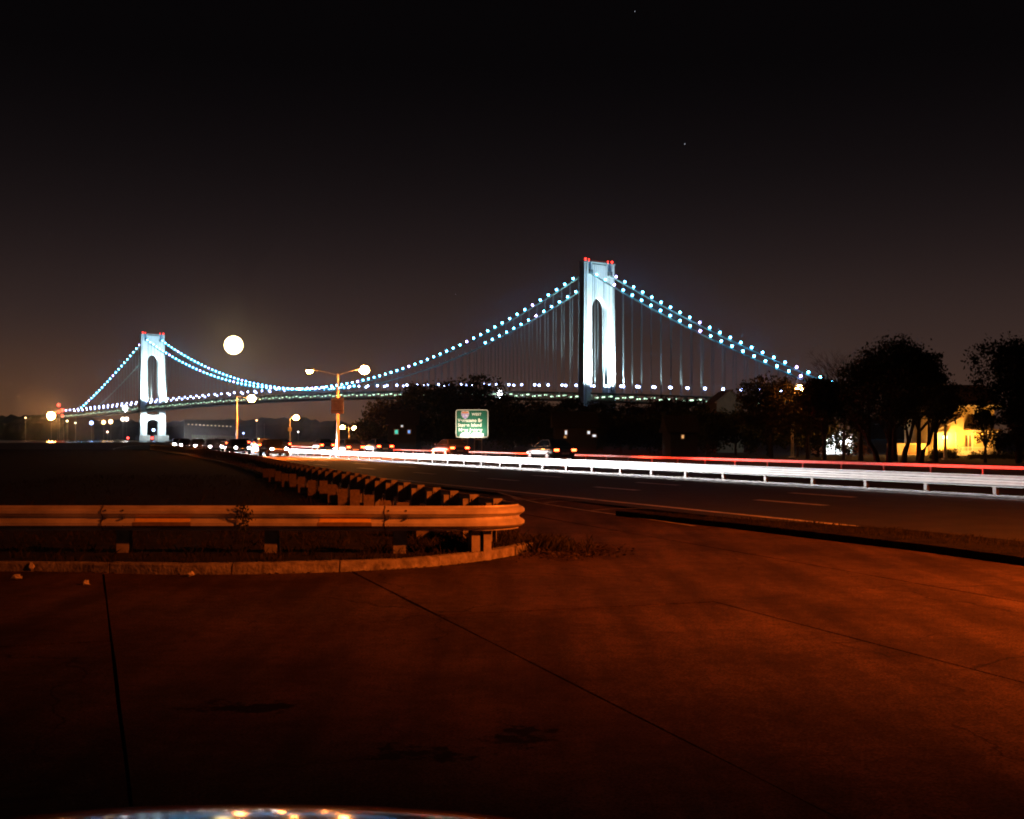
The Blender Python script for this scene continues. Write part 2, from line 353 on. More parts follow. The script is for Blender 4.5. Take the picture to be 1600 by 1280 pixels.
# suspender ropes every 15 m
rope_s = [s for s in np.arange(-348, 0, 15.24)]+[s for s in np.arange(15.3, SPAN-8, 15.24)]+[s for s in np.arange(SPAN+15.3, 1640, 15.24)]
for n in (-HW, HW):
    for s in rope_s:
        zc, zd = cable_z(s), deck_z(s)
        if zc-zd < 3: continue
        mb = MB()
        for ds in (-.55, .55): mb.tube([bp(s+ds, n, zd), bp(s+ds, n, zc)], .17, 4, False)
        mb.build('suspender', M_rope, bridge)
# necklace lights along the cables; where the photograph shows them out they are left unlit
G_neck = glow('mercury_glow', (.09,.52,1.0), 50, True); G_pink = glow('mercury_pink', (.50,.38,1.0), 32, True); G_off = mat('unlit_lens', (.3,.5,.42), .3, .1, 1)
neck = MB().tube([(0,0,0),(0,0,1.7)], .14, 4).mesh('cable_light', M_cable)
def px_u(p): return CX+F*p[0]/p[1]
ball_on = MB().ball((0,0,2.6), 1.2, 8, 6); ball_off = MB().ball((0,0,2.3), .6, 6, 4)
me_on, me_pk, me_off = ball_on.mesh('bulb', G_neck), ball_on.mesh('bulb', G_pink), ball_off.mesh('bulb', G_off)
kk = 0
for n in (-HW, HW):
    for s in [s for s in np.arange(-352, -4, 14.6)]+[s for s in np.arange(10, SPAN-4, 15.0)]+[s for s in np.arange(SPAN+12, 1660, 15.4)]:
        p = bp(s, n, cable_z(s)+.5); kk += 1; u = px_u(p)
        dead = n > 0 and (330 < s < 560 or 250 <= s <= 330 or s > SPAN)
        if n > 0 and 0 < s <= 250: dead = u < 748
        me = me_off if dead else (me_pk if kk % 9 == 4 else me_on)
        link('cable_light', me, bridge, loc=p)
# roadway lamps and the lights of the lower roadway
G_dk = glow('deck_glow', (.40,.52,1.0), 22, False); G_low = glow('lower_deck_glow', (.62,1.0,.66), 3.2, True)
pole = MB().tube([(0,0,0),(0,0,8.4)], .16, 4); 
mast = pole.mesh('lamp_mast', M_bsteel); bulb = MB().ball((0,0,9.0), 1.35, 8, 5).mesh('lamp_globe', G_dk)
for n in (-14.4, 14.4):
    for s in np.arange(-360, 1790, 25.4):
        if n > 0 and 60 < s < 1100 and int(s/25.4) % 2: continue
        z = deck_z(s); m_ = link('roadway_lamp', mast, bridge, loc=bp(s, n, z)); link('lamp_globe', bulb, m_)
tubeb = MB().box(-2.6,2.6,-.5,.5,-.55,.55).mesh('roadway_light', G_low); rzb = math.atan2(BX[1], BX[0])
for n in (-12.5, ):
    for s in np.arange(-355, 1790, 11.4):
        z = deck_z(s); link('lower_deck_light', tubeb, bridge, loc=bp(s, n, z-3.2-.9*(int(s/11.4) % 3)), rz=rzb)
# anchorages
for s, w in ((-392, 44), (1690, 44)):
    z = deck_z(s if s < 0 else 1668); a = bp(s, 0, 0); o = MB().box(-20,20,-24,24,-6,z-11.2).build('anchorage', mat('anchorage_concrete', (.06,.055,.05), .9, .2, .1), bridge, loc=(a[0],a[1],0), rz=math.atan2(BN[1], BN[0]))
# two stray glares on the roadway: work lamps facing the camera
for s, n, r_, lab in ((163, -17.2, 3.6, None), (1393, -17.2, 5.2, None)):
    z = deck_z(s); o = MB().ball((0,0,0), r_, 12, 8).bar((0,0,-r_-3),(0,0,-r_*.8), .6).build('work_light', glow('work_glare', (.88,.94,1), 22, False), bridge, loc=bp(s, n, z-2.0 if s < 400 else z-1))

# the moon: a real far globe
mp = mdir*30000
moon = MB().ball((0,0,0), 30000*13.8/F, 48, 28).build('moon', glow('moonshine', (1,.72,.30), 20, False), smooth=True, loc=(mp.x, mp.y, mp.z+EYE))
tag(moon, 'full yellow-white moon hanging right of the far tower', 'moon')
for u, v, r_, lb in ((1070,225,.55,'faint bluish star high above the right bridge cable'), (992,18,.4,'tiny star at the very top of the sky'), (712,460,.35,'tiny dim star above the long main cable')):
    p = at(u, v, 40000); s_ = MB().ball((0,0,0), 40000*r_/F, 6, 4).build('star', glow('starlight', (.8,.85,1), 1.3, False), loc=p); tag(s_, lb, 'star')

# ------------------------------------------------------------------ the highway: median line and offsets (left of it the oncoming lanes)
MED = Path([(36.4,-22),(24.9,5),(18.45,20),(12.8,33.2),(7.27,46),(-3.95,72),(-16.0,100),(-24.7,120),(-32.6,140),(-46.5,180),(-70,272),(-95,400),(-115,520)])
def strip(o0, o1, d0, d1, z, step=3.0, mb=None):
    mb = mb or MB(); n = max(2, int((d1-d0)/step)); vs = []
    for i in range(n+1):
        d = d0+(d1-d0)*i/n; a, b = MED.off(d, o0), MED.off(d, o1); vs += [(a[0],a[1],z),(b[0],b[1],z)]
    return mb.add(vs, [(2*i, 2*i+1, 2*i+3, 2*i+2) for i in range(n)])
road = strip(-11.6, 0.9, 0, MED.len, .006).build('road', M_road, kind='structure')
road2 = strip(1.0, 12.9, 0, MED.len, .016).build('road', M_far_road, kind='structure')
mdn = strip(-1.0, 1.1, 0, MED.len, .03).build('median_strip', mat('median_gravel', (.06,.055,.045), .95, .5, 4, bump=.6, bscale=20), kind='structure')
# edge lines and lane dashes
D20 = MED.near_y(20)
strip(-11.0, -10.80, MED.near_y(21.6), MED.len, .011).build('edge_line', M_paint, road)
strip(-11.0, -10.80, MED.near_y(10), MED.near_y(20.6), .011).build('edge_line', M_paint, road)
strip(-1.5, -1.38, 0, MED.len, .011).build('edge_line', M_paint, road)
strip(11.4, 11.52, 0, MED.len, .021).build('edge_line', M_paint, road2)
for row, o, y0 in ((1, -7.25, 24.3), (2, -4.15, 26.4)):
    d = MED.near_y(y0)-1.4
    for i in range(-1, 18):
        a = d+i*8.75
        strip(o-.13, o+.13, a, a+2.75, .0112, 1.4).build('lane_dash', M_paint, road)
for i in range(22):
    a = MED.near_y(30)+i*8.75; strip(6.7, 6.82, a, a+2.6, .0212, 1.4).build('lane_dash', M_paint, road2)
# gore: second line and three curved hatch bars on the ramp
def ground_line(uv, w, z, name, parent):
    P = [ground_pt(u, v) for u, v in uv]; c = catmull(P, 6); vs = []
    for i, p in enumerate(c):
        t = c[min(i+1, len(c)-1)]-c[max(i-1, 0)]; t /= np.linalg.norm(t); n = np.array([t[1], -t[0]])*w/2
        vs += [(*(p-n), z), (*(p+n), z)]
    return MB().add(vs, [(2*i, 2*i+1, 2*i+3, 2*i+2) for i in range(len(c)-1)]).build(name, M_paint_old, parent)
M_paint_old = mat('worn_road_paint', (.34,.32,.27), .8, .6, 5)

# ------------------------------------------------------------------ paved lot of concrete slabs, joints between them
lot = bpy.data.objects.new('pavement', None); C.objects.link(lot); lot['kind'] = 'structure'
MB().add([(-14,-6,-.03),(26,-6,-.03),(26,12,-.03),(5,34,-.03),(-14,34,-.03)], [(0,1,2,3,4)]).build('joint_filler', mat('joint_dirt', (.012,.011,.01), 1, .3, 10, spec=.05), lot, kind='stuff')
Dd = np.array([-.345, 1.0]); Dd /= np.linalg.norm(Dd); Nn = np.array([Dd[1], -Dd[0]])
o_ = np.array(ground_pt(800, 1020)); base_off = float(o_ @ Nn)
offs = [base_off-2.72*3, base_off-2.72*2, base_off-2.72, base_off, base_off+2.72, base_off+5.46, base_off+8.2]
c0 = float(np.array(ground_pt(1010, 830)) @ Dd)
for i in range(len(offs)-1):
    j = -5
    cuts = [c0+12.4*q for q in range(-3, 2)] if i >= 4 else [c0-8.2+12.0*q for q in range(-2, 3)] if i == 3 else [c0-1.3+7.4*q for q in range(-4, 3)]
    for a, b in zip(cuts[:-1], cuts[1:]):
        g = .011; dz = random.uniform(-.004, .003)
        def pt(o, s): return tuple(Nn*o+Dd*s)
        q = [(offs[i]+g, a+g), (offs[i+1]-g, a+g), (offs[i+1]-g, b-g), (offs[i]+g, b-g)]
        # slightly uneven edges
        poly = []
        for e in range(4):
            (o0, s0), (o1, s1) = q[e], q[(e+1) % 4]
            for t in np.linspace(0, 1, 7)[:-1]:
                w = random.uniform(-.005, .005); poly.append(pt(o0+(o1-o0)*t+w, s0+(s1-s0)*t+w))
        MB().prism(poly, -.028, dz).build('slab', M_slab, lot)
for uv in ([(778,770),(830,784),(900,796),(985,808),(1085,823)],): ground_line(uv, .10, .0125, 'gore_line', lot)
for uv in ([(862,779),(815,782),(800,777)], [(935,782),(880,784),(850,786.5)], [(1040,795),(960,796),(925,798.5)]): ground_line(uv, .09, .0128, 'gore_hatch', lot)

# ------------------------------------------------------------------ verge, kerb and grass
kerb_pts = [(-16,14.6),(-9,14.35),(-5.5,14.25),(-3.6,13.95),(-1.78,14.3),(-.77,14.95),(-.1,15.9),(.28,16.75)]
K = Path(kerb_pts, 8)
kerb = bpy.data.objects.new('kerb', None); C.objects.link(kerb); kerb['kind'] = 'structure'
d = 0
while d < K.len-.2:
    ln = min(random.uniform(1.1, 1.7), K.len-d); vs = []; n = 5; z = .115+random.uniform(-.012, .012); sh = random.uniform(-.012, .012)
    for i in range(n+1):
        s_ = d+.008+(ln-.016)*i/n; a, b = K.off(s_, .0+sh+random.uniform(-.006,.006)), K.off(s_, -.17+sh)
        zz = z+random.uniform(-.006, .006)
        vs += [(a[0],a[1],-.02),(a[0]*.999,a[1]+.02,zz-.018),(a[0],a[1]+.045,zz),(b[0],b[1],zz),(b[0],b[1],-.02)]
    fs = [(5*i+q, 5*i+(q+1) % 5, 5*i+5+(q+1) % 5, 5*i+5+q) for i in range(n) for q in range(5)]+[(4,3,2,1,0), tuple(5*n+q for q in range(5))]
    fs = [tuple(reversed(f)) for f in fs[:-2]]+[tuple(reversed(f)) for f in fs[-2:]]
    MB().add(vs, fs).build('kerb_stone', M_kerb, kerb); d += ln
inner = [tuple(K.off(s_, -.16)) for s_ in np.linspace(0, K.len, 24)]
verge = inner+[(.42,17.2),(.2,18.0),(-.35,19.2),(-.9,21.2),(-2.0,24.5),(-3.3,29),(-5.1,35.5),(-12.2,57.8),(-18.8,79),(-30,112),(-45,152),(-330,200),(-330,15)]
MB().prism(verge, -.05, .085).build('verge', M_grassbase, kind='structure')
def inside(p, poly):
    c = False; x, y = p; n = len(poly)
    for i in range(n):
        (x0, y0), (x1, y1) = poly[i], poly[(i+1) % n]
        if (y0 > y) != (y1 > y) and x < (x1-x0)*(y-y0)/(y1-y0)+x0: c = not c
    return c
def blades(mb, x, y, z, h, n, spread):
    for _ in range(n):
        a = random.uniform(0, 6.28); r_ = random.random()**.6*spread; bx, by = x+r_*math.cos(a), y+r_*math.sin(a)
        t = random.uniform(0, 6.28); w = random.uniform(.003, .007); hh = h*random.uniform(.4, 1.1); lx, ly = random.gauss(0, .4)*hh, random.gauss(0, .4)*hh
        dx, dy = math.cos(t)*w, math.sin(t)*w
        mb.add([(bx-dx,by-dy,z),(bx+dx,by+dy,z),(bx+lx*.4+dx*.6,by+ly*.4+dy*.6,z+hh*.6),(bx+lx,by+ly,z+hh)], [(0,1,2),(0,2,3)])
M_grass = mat('dry_grass', (.030,.026,.013), .9, .5, 4, spec=.1)
g = MB(); n = 0
while n < 1500:
    x, y = random.uniform(-7, .5), random.uniform(14.1, 19.5)
    if inside((x, y), verge):
        near = math.exp(-((x+.2)/1.4)**2)
        if random.random() < .35+.65*near: blades(g, x, y, .08, random.uniform(.04, .13)*(1+.4*near), 7, .09)
        n += 1
n = 0
while n < 1800:
    x, y = random.uniform(-16, 0), random.uniform(17, 46)
    if inside((x, y), verge): blades(g, x, y, .08, random.uniform(.06, .2), 5, .2)
    n += 1
g.build('verge_grass', M_grass, kind='stuff')
# fallen leaves and soil heap at the kerb's end
lt = MB()
for _ in range(2600):
    a = random.gauss(0, 1); b = random.gauss(0, 1); x, y = .62+a*.34+b*.06, 16.9+b*.55-a*.1
    if inside((x, y), verge): continue
    s_ = random.uniform(.012, .035); t = random.uniform(0, 6.28); z = random.uniform(.006, .02+.05*math.exp(-((x-.4)/.3)**2)); q = random.uniform(-.02, .02)
    c_, n_ = math.cos(t)*s_, math.sin(t)*s_
    lt.add([(x-c_,y-n_,z),(x+n_*.6,y-c_*.6,z+q),(x+c_,y+n_,z),(x-n_*.6,y+c_*.6,z-q*.3+.008)], [(0,1,2,3)])
for _ in range(300):
    s_ = random.uniform(0, K.len); p = K.off(s_, random.uniform(.02, .12)); s2 = random.uniform(.01, .03); t = random.uniform(0, 6.28); c_, n_ = math.cos(t)*s2, math.sin(t)*s2; x, y = p; z = .008
    lt.add([(x-c_,y-n_,z),(x+n_*.6,y-c_*.6,z+.01),(x+c_,y+n_,z),(x-n_*.6,y+c_*.6,z+.012)], [(0,1,2,3)])
lt.build('fallen_leaves', mat('dead_leaves', (.05,.036,.02), .95, .6, 6, spec=.1), kind='stuff')
g = MB()
for _ in range(260):
    x, y = .45+random.gauss(0, .22), 17.1+random.gauss(0, .35); blades(g, x, y, .02, random.uniform(.08, .2), 9, .07)
g.build('kerb_end_grass', M_grass, kind='stuff')

# island strip with kerb face between ramp and highway
ed = [ground_pt(u, v) for u, v in ((962,806),(1050,816),(1170,829),(1300,845),(1450,863),(1600,884))]
ed += [(8.4,10.2),(11.6,2),(14.5,-6)]
rd = [tuple(MED.off(MED.near_y(y), -11.45)) for y in (-5, 2, 8, 12, 15, 18, 21, 23.5)]
isl = ed+rd
MB().prism(isl, -.05, .10).build('island', mat('island_soil', (.016,.014,.009), 1, .6, 3, bump=1, bscale=14, spec=.1), kind='structure')
g = MB(); n = 0
while n < 1300:
    x, y = random.uniform(2.4, 11), random.uniform(8, 25)
    if inside((x, y), isl):
        h = .025+.045*max(0, math.sin(x*1.7+y*.9))
        blades(g, x, y, .095, h, 8, .12); n += 1
g.build('island_grass', M_grass, kind='stuff')

# litter on the ground by the kerb
def crumple(name, u, v, s_, label, tall=1.0):
    x, y = ground_pt(u, v); mb = MB().ball((0,0,s_*.5*tall), s_, 7, 5, .6*tall)
    mb.v = [tuple(np.array(p)+RNG.normal(0, s_*.22, 3)) for p in mb.v]
    mb.v = [(a, b, max(c, .003)) for a, b, c in mb.v]
    o = mb.build(name, mat('scrap_paper', (.62,.58,.5), .9, .2, 20), loc=(x, y, 0)); tag(o, label, 'litter')
crumple('litter_scrap', 27, 905, .05, 'round white scrap lying on the pavement near the left picture edge')
crumple('litter_scrap', 49, 893, .035, 'pale upright scrap standing against the kerb', 2.6)
crumple('litter_scrap', 134, 914, .04, 'small flat white scrap on the pavement in front of the kerb')
crumple('litter_scrap', 297, 901, .042, 'pale scrap lying in the gutter right below the broad kerb')

# ------------------------------------------------------------------ guardrails
PROF = [(0,.0),(.004,.018),(.055,.040),(.080,.062),(.080,.098),(.055,.118),(.012,.142),(.012,.170),(.055,.194),(.080,.214),(.080,.250),(.055,.272),(.004,.294),(0,.312)]
PROF += [(o-.006, z) for o, z in reversed(PROF)]
def w_beam(path, d0, d1, z0, side, step=.35, proud=0.0, flat=None):
    n = max(2, int((d1-d0)/step)); vs = []; prof = flat or PROF; m = len(prof)
    for i in range(n+1):
        d = d0+(d1-d0)*i/n
        for o, z in prof: p = path.off(d, side*(o+proud)); vs.append((p[0], p[1], z0+z))
    fs = [(i*m+j, i*m+(j+1) % m, (i+1)*m+(j+1) % m, (i+1)*m+j) for i in range(n) for j in range(m)]
    fs += [tuple(range(m)), tuple(n*m+j for j in reversed(range(m)))]
    if side > 0: fs = [tuple(reversed(f)) for f in fs]
    return MB().add(vs, fs)
GR = Path([(-13,15.55),(-9,15.52),(-5,15.5),(-2.2,15.45),(-.95,15.4),(-.25,15.48),(.02,15.75),(.06,16.1),(-.12,16.75),(-.55,18.2),(-1.0,19.8),(-1.75,22.4),(-3.0,26.8),(-3.75,29.6),(-5.2,34.2),(-8.4,45),(-12,57.5),(-18.6,78.5),(-29.8,111),(-44,150)], 10)
gr = thing('guardrail', 'weathered W-beam guardrail across the foreground curling back along the highway', 'guardrail', (0,0,0))
RZ = .385
joints = [0]
x_of = lambda u: (u-CX)*15.45/F
for u in (163, 623): joints.append(min(GR.l, key=lambda l: abs(GR.at(l)[0]-x_of(u))+(9 if GR.at(l)[1] > 15.6 else 0)))
d = joints[-1]+2.35
while d < GR.len: joints.append(d); d += 3.81
joints.append(GR.len)
JN = joints[:]
for i, (a, b) in enumerate(zip(JN[:-1], JN[1:])):
    w_beam(GR, max(0, a-.14), b, RZ, 1, .12 if i in (2, 3) else .4, (.014 if i == 2 else .007 if i % 2 else 0)).build('rail_panel', M_steel, gr, smooth=False)
for jd in JN[1:4]: w_beam(GR, jd-.150, jd-.139, RZ, 1, .012, .0155).build('lap_edge', M_bolt, gr)
bolt = MB()
for jd in JN[1:4]:
    for dd in (.05, .27):
        for z in (.142+.014, .300, .012+.03, .29):
            p = GR.off(jd-.14+dd, .03 if .1 < z < .2 else .058); z_ = z if .1 < z < .2 else (.255 if z > .2 else .057)
            q = GR.off(jd-.14+dd, .10); bolt.tube([(p[0], p[1], RZ+z_), (q[0], q[1], RZ+z_)], .011, 6)
bolt.build('splice_bolts', M_bolt, gr, kind='stuff')
# reflective strips stuck on the lower hump
tape = mat('yellow_reflective_tape', (.95,.62,.12), .35, .15, 14); tape_dk = mat('dark_tape', (.22,.17,.11), .6, .3, 14)
for u0, u1 in ((211,297), (500,580)):
    a, b = [min(GR.l, key=lambda l: abs(GR.at(l)[0]-x_of(u))+(9 if GR.at(l)[1] > 15.6 else 0)) for u in (u0, u1)]
    a = np.interp(x_of(u0), [p[0] for p in GR.p[:45]], GR.l[:45]); b = np.interp(x_of(u1), [p[0] for p in GR.p[:45]], GR.l[:45])
    lo = [(.012,.146),(.055,.120),(.080,.100),(.083,.100),(.058,.122),(.015,.148)]
    w_beam(GR, a, b, RZ, 1, .2, .006, [(.0135,.150),(.0135,.146),(.056,.1195),(.070,.108),(.074,.110),(.059,.1225),(.017,.149)]).build('reflector_strip', tape, gr)
    w_beam(GR, a-.02, b+.02, RZ, 1, .2, .006, [(.074,.1035),(.0805,.096),(.0805,.062),(.058,.0405),(.062,.0405),(.085,.062),(.085,.098),(.078,.1055)]).build('tape_patch', tape_dk, gr)  # lower part of each strip in a darker tone
a = np.interp(x_of(748), [p[0] for p in GR.p[:45]], GR.l[:45])
w_beam(GR, a, a+.25, RZ, 1, .08, .004, [(.077,.100),(.0805,.096),(.0805,.070),(.060,.047),(.064,.046),(.085,.068),(.085,.098),(.080,.1035)]).build('scuff_patch', mat('rust_scuff', (.20,.13,.09), .8, .5, 16), gr)
# posts and blockouts
def ipost(mb, p, t, h, w=.10, dp=.14, z0=-.05):
    p = Vector((p[0], p[1], 0)); t = Vector((t[0], t[1], 0)); n = Vector((t.y, -t.x, 0))
    for s_ in (-1, 1):
        c_ = p+n*s_*dp/2; mb.bar(c_+Vector((0,0,z0)), c_+Vector((0,0,h)), w, .008, up=n)
    mb.bar(p+Vector((0,0,z0)), p+Vector((0,0,h)), .008, dp-.008, up=n)
    return mb
post_d = [np.interp(x_of(u), [p[0] for p in GR.p[:45]], GR.l[:45]) for u in (-160, 183, 418, 622)]
nose = GR.near_y(16.1)
post_d += [np.interp(x_of(747), [p[0] for p in GR.p[:48]], GR.l[:48]), np.interp(x_of(761), [p[0] for p in GR.p[:52]], GR.l[:52])+.05]
s_ = nose+.75
while s_ < GR.len-1: post_d.append(s_); s_ += 1.27 if s_ < nose+40 else 1.9
for i, dd in enumerate(post_d):
    t = GR.dir(dd); c_ = GR.off(dd, -.24 if i < 4 else -.16)
    ipost(MB(), c_, t, .68 if i < 4 else .66, .16 if i < 4 else .11).build('post', M_post, gr)
    if i > 5:
        c2 = GR.off(dd+.02, -.06); MB().bar((*c2, .40), (*c2, .72), .13, .10, up=(t[0], t[1], 0)).build('blockout', M_post, gr)
# row of short square stub posts just behind
for i in range(15):
    dd = nose+2.2+i*1.55+.02*i*i; c_ = GR.off(dd, -.78); t = GR.dir(dd)
    o = MB().box(-.095, .095, -.075, .075, -.1, .44+.03*math.sin(i*2.1)).box(-.02,.02,-.081,-.0755,.36,.43).build('stub_post', mat('weathered_timber', (.19,.15,.11), .9, .4, 14, bump=.4), loc=(c_[0], c_[1], .06), rz=random.uniform(-.12, .12)+.1)
    tag(o, {0: 'stub timber post nearest the curled end of the guardrail', 14: 'farthest stub timber post of the row behind the guardrail'}.get(i, 'short square timber post in the row behind the curling guardrail'), 'post', 'stub posts behind the guardrail')
# vine hanging on the foreground rail
vn = MB()
for _ in range(150):
    x = x_of(383)+random.gauss(0, .05); z = random.uniform(.38, .72); y = 15.37-random.uniform(.0, .03); s2 = random.uniform(.01, .028); t = random.uniform(0, 6.28)
    vn.add([(x-s2*math.cos(t),y,z-s2*math.sin(t)),(x+s2*.5*math.sin(t),y-.012,z-s2*.5*math.cos(t)),(x+s2*math.cos(t),y,z+s2*math.sin(t)),(x-s2*.5*math.sin(t),y-.008,z+s2*.5*math.cos(t))], [(0,1,2,3)])
vn.tube([(x_of(380),15.36,.09),(x_of(386),15.34,.4),(x_of(380),15.34,.6),(x_of(385),15.38,.74)], .006, 5)
vine = vn.build('weed', M_leaf); tag(vine, 'dark weed climbing over the foreground guardrail', 'weed')

# median guardrail (set low and made white to carry the headlight streak)
M_white = mat('streak_white_steel', (.80,.80,.78), .5, .08, 3)
mg = thing('guardrail', 'median W-beam guardrail, set low and white in place of the headlight streak', 'guardrail')
d0, d1 = MED.near_y(14), MED.near_y(300); d = d0
while d < d1:
    w_beam(MED, d-.05, min(d+3.81*(1 if d < 90 else 3), d1), .24, -1, .95, .06).build('rail_panel', M_white, mg); d += 3.81*(1 if d < 90 else 3)
d = d0+.3
while d < MED.near_y(130):
    c_ = MED.off(d, 0.0); ipost(MB(), c_, MED.dir(d), .53, .12, .1).build('post', M_post, mg); d += 2.62
# rail added at the far roadside to take the red of the tail-light streak
M_railred = mat('far_rail_steel', (.40,.38,.37), .5, .15, 3)
fg = thing('guardrail', 'low rail added along the far road edge, lit red in place of the tail-light streak', 'guardrail')
d = MED.near_y(20)
while d < MED.near_y(300):
    e = d+(6 if d < 120 else 15); a, b = MED.off(d, 12.55), MED.off(e-.02, 12.55); MB().bar((*a,.36), (*b,.36), .12, .12).build('streak_tube', M_railred, fg); d = e
d = MED.near_y(20)+.5
while d < MED.near_y(140):
    c_ = MED.off(d, 12.7); ipost(MB(), c_, MED.dir(d), .42, .07, .06).build('post', M_post, fg); d += 3.0

# ------------------------------------------------------------------ cars
def ring_body(secs, sub=1):
    mb = MB(); vs = []
    for y, w, zl, zs, zc in secs:
        vs += [(-w*.86,y,zl),(-w,y,zl+.16),(-w,y,(zl+zs)/2+.08),(-w*.965,y,zs),(-w*.55,y,zc),(0,y,zc+.015),(w*.55,y,zc),(w*.965,y,zs),(w,y,(zl+zs)/2+.08),(w,y,zl+.16),(w*.86,y,zl),(0,y,zl)]
    m = 12; n = len(secs); fs = [(i*m+j, (i+1)*m+j, (i+1)*m+(j+1) % m, i*m+(j+1) % m) for i in range(n-1) for j in range(m)]
    fs = [tuple(reversed(f)) for f in fs]
    fs += [tuple(range(m)), tuple((n-1)*m+j for j in reversed(range(m)))]
    return mb.add(vs, fs)
SEC = [(-2.27,.70,.36,.62,.66),(-2.20,.80,.27,.84,.92),(-1.75,.87,.22,.90,.99),(-1.0,.89,.20,.91,.99),(0,.895,.20,.91,.98),(.85,.89,.20,.89,.965),(1.55,.87,.21,.82,.90),(2.08,.82,.23,.72,.785),(2.24,.74,.28,.60,.65)]
def fix_normals(o):
    import bmesh
    bm = bmesh.new(); bm.from_mesh(o.data); bmesh.ops.recalc_face_normals(bm, faces=bm.faces); bm.to_mesh(o.data); bm.free()
def make_car(label, group, paint, head, tail, levels=1, secs=SEC, roof_z=1.42, y_ws=.95, y_roof=.15):
    t = thing('car', label, 'car', group=group)
    b = ring_body(secs).build('body', paint, t, smooth=True); fix_normals(b)
    sm = b.modifiers.new('smooth', 'SUBSURF'); sm.levels = sm.render_levels = levels
    # greenhouse: roof slab + pillars, glass panes as parts
    base = [(-.80,y_ws,.95),(.80,y_ws,.95),(.80,-1.72,.97),(-.80,-1.72,.97)]; top = [(-.58,y_roof,roof_z-.03),(.58,y_roof,roof_z-.03),(.57,-.98,roof_z-.03),(-.57,-.98,roof_z-.03)]
    mb = MB().add(base+top, [(0,1,5,4),(1,2,6,5),(2,3,7,6),(3,0,4,7),(4,5,6,7)])
    mb.add([(-.58,y_roof,roof_z-.03),(.58,y_roof,roof_z-.03),(.57,-.98,roof_z-.03),(-.57,-.98,roof_z-.03),(-.45,y_roof-.1,roof_z),(.45,y_roof-.1,roof_z),(.45,-.88,roof_z),(-.45,-.88,roof_z)], [(4,5,6,7),(0,1,5,4),(1,2,6,5),(2,3,7,6),(3,0,4,7)])
    r_ = mb.build('cabin', paint, t); fix_normals(r_)
    def pane(i, j, k_, l, nm, out):
        P = [Vector(p) for p in (( base+top)[i], (base+top)[j], (base+top)[k_], (base+top)[l])]; c_ = sum(P, Vector())/4; n_ = Vector(out)
        q = [c_+(p-c_)*.88+n_*.010 for p in P]; q2 = [c_+(p-c_)*.88-n_*.004 for p in P]
        o = MB().add(q+q2, [(0,1,2,3),(7,6,5,4),(0,4,5,1),(1,5,6,2),(2,6,7,3),(3,7,4,0)]).build(nm, M_glass, t); fix_normals(o)
    pane(0,1,5,4,'windscreen',(0,.5,.86)); pane(2,3,7,6,'rear_window',(0,-.5,.86)); pane(1,2,6,5,'side_window',(.9,0,.4)); pane(3,0,4,7,'side_window',(-.9,0,.4))
    for sx in (-1, 1):
        for y in (1.38, -1.36):
            w = MB().tube([(sx*.70,y,.31),(sx*.90,y,.31)], .31, 16).build('wheel', M_black, t)
            MB().tube([(sx*.899,y,.31),(sx*.908,y,.31)], .19, 12).build('rim', M_steel, w)
        MB().ball((sx*.60,2.16,.60), .115, 10, 6, .75, 1.15).build('headlight', head, t)
        MB().box(sx*.62-.15, sx*.62+.15, -2.285, -2.20, .66, .80).build('tail_light', tail, t)
        MB().bar((sx*.86,.72,.98), (sx*1.02,.70,1.02), .10, .13).build('door_mirror', paint, t)
    MB().box(-.26,.26,-2.297,-2.275,.45,.57).build('number_plate', mat('plate_white', (.5,.5,.45), .6, .1, 5), t)
    return t
paint_a = mat('dark_blue_paint', (.012,.014,.022), .25, .2, 2, coat=1); paint_b = mat('dark_grey_paint', (.03,.03,.032), .3, .2, 2, coat=1)
G_head = glow('headlight_glow', (1,.96,1.0), 240, False); G_headoff = mat('clear_lens', (.4,.4,.42), .1, .1, 4)
G_tail = glow('tail_light_glow', (1,.05,.012), 34, False); G_tailoff = mat('red_lens', (.25,.01,.01), .2, .1, 4)
onc = make_car('dark oncoming car with blazing headlights in the lane beside the median guardrail', 'oncoming cars with headlights on', paint_a, G_head, G_tailoff)
aw = make_car('dark departing car with glowing red tail lights on the far carriageway', 'departing cars with tail lights on', paint_b, G_headoff, G_tail)
def put(proto, first, y, o, away):
    c_ = proto if first else dup(proto); d = MED.near_y(y); p = MED.off(d, o); t = MED.dir(d)
    c_.location = (p[0], p[1], .012 if away is False else .02); ang = math.atan2(t[1], t[0])
    c_.rotation_euler.z = ang-math.pi/2+(0 if away else math.pi)
    return c_
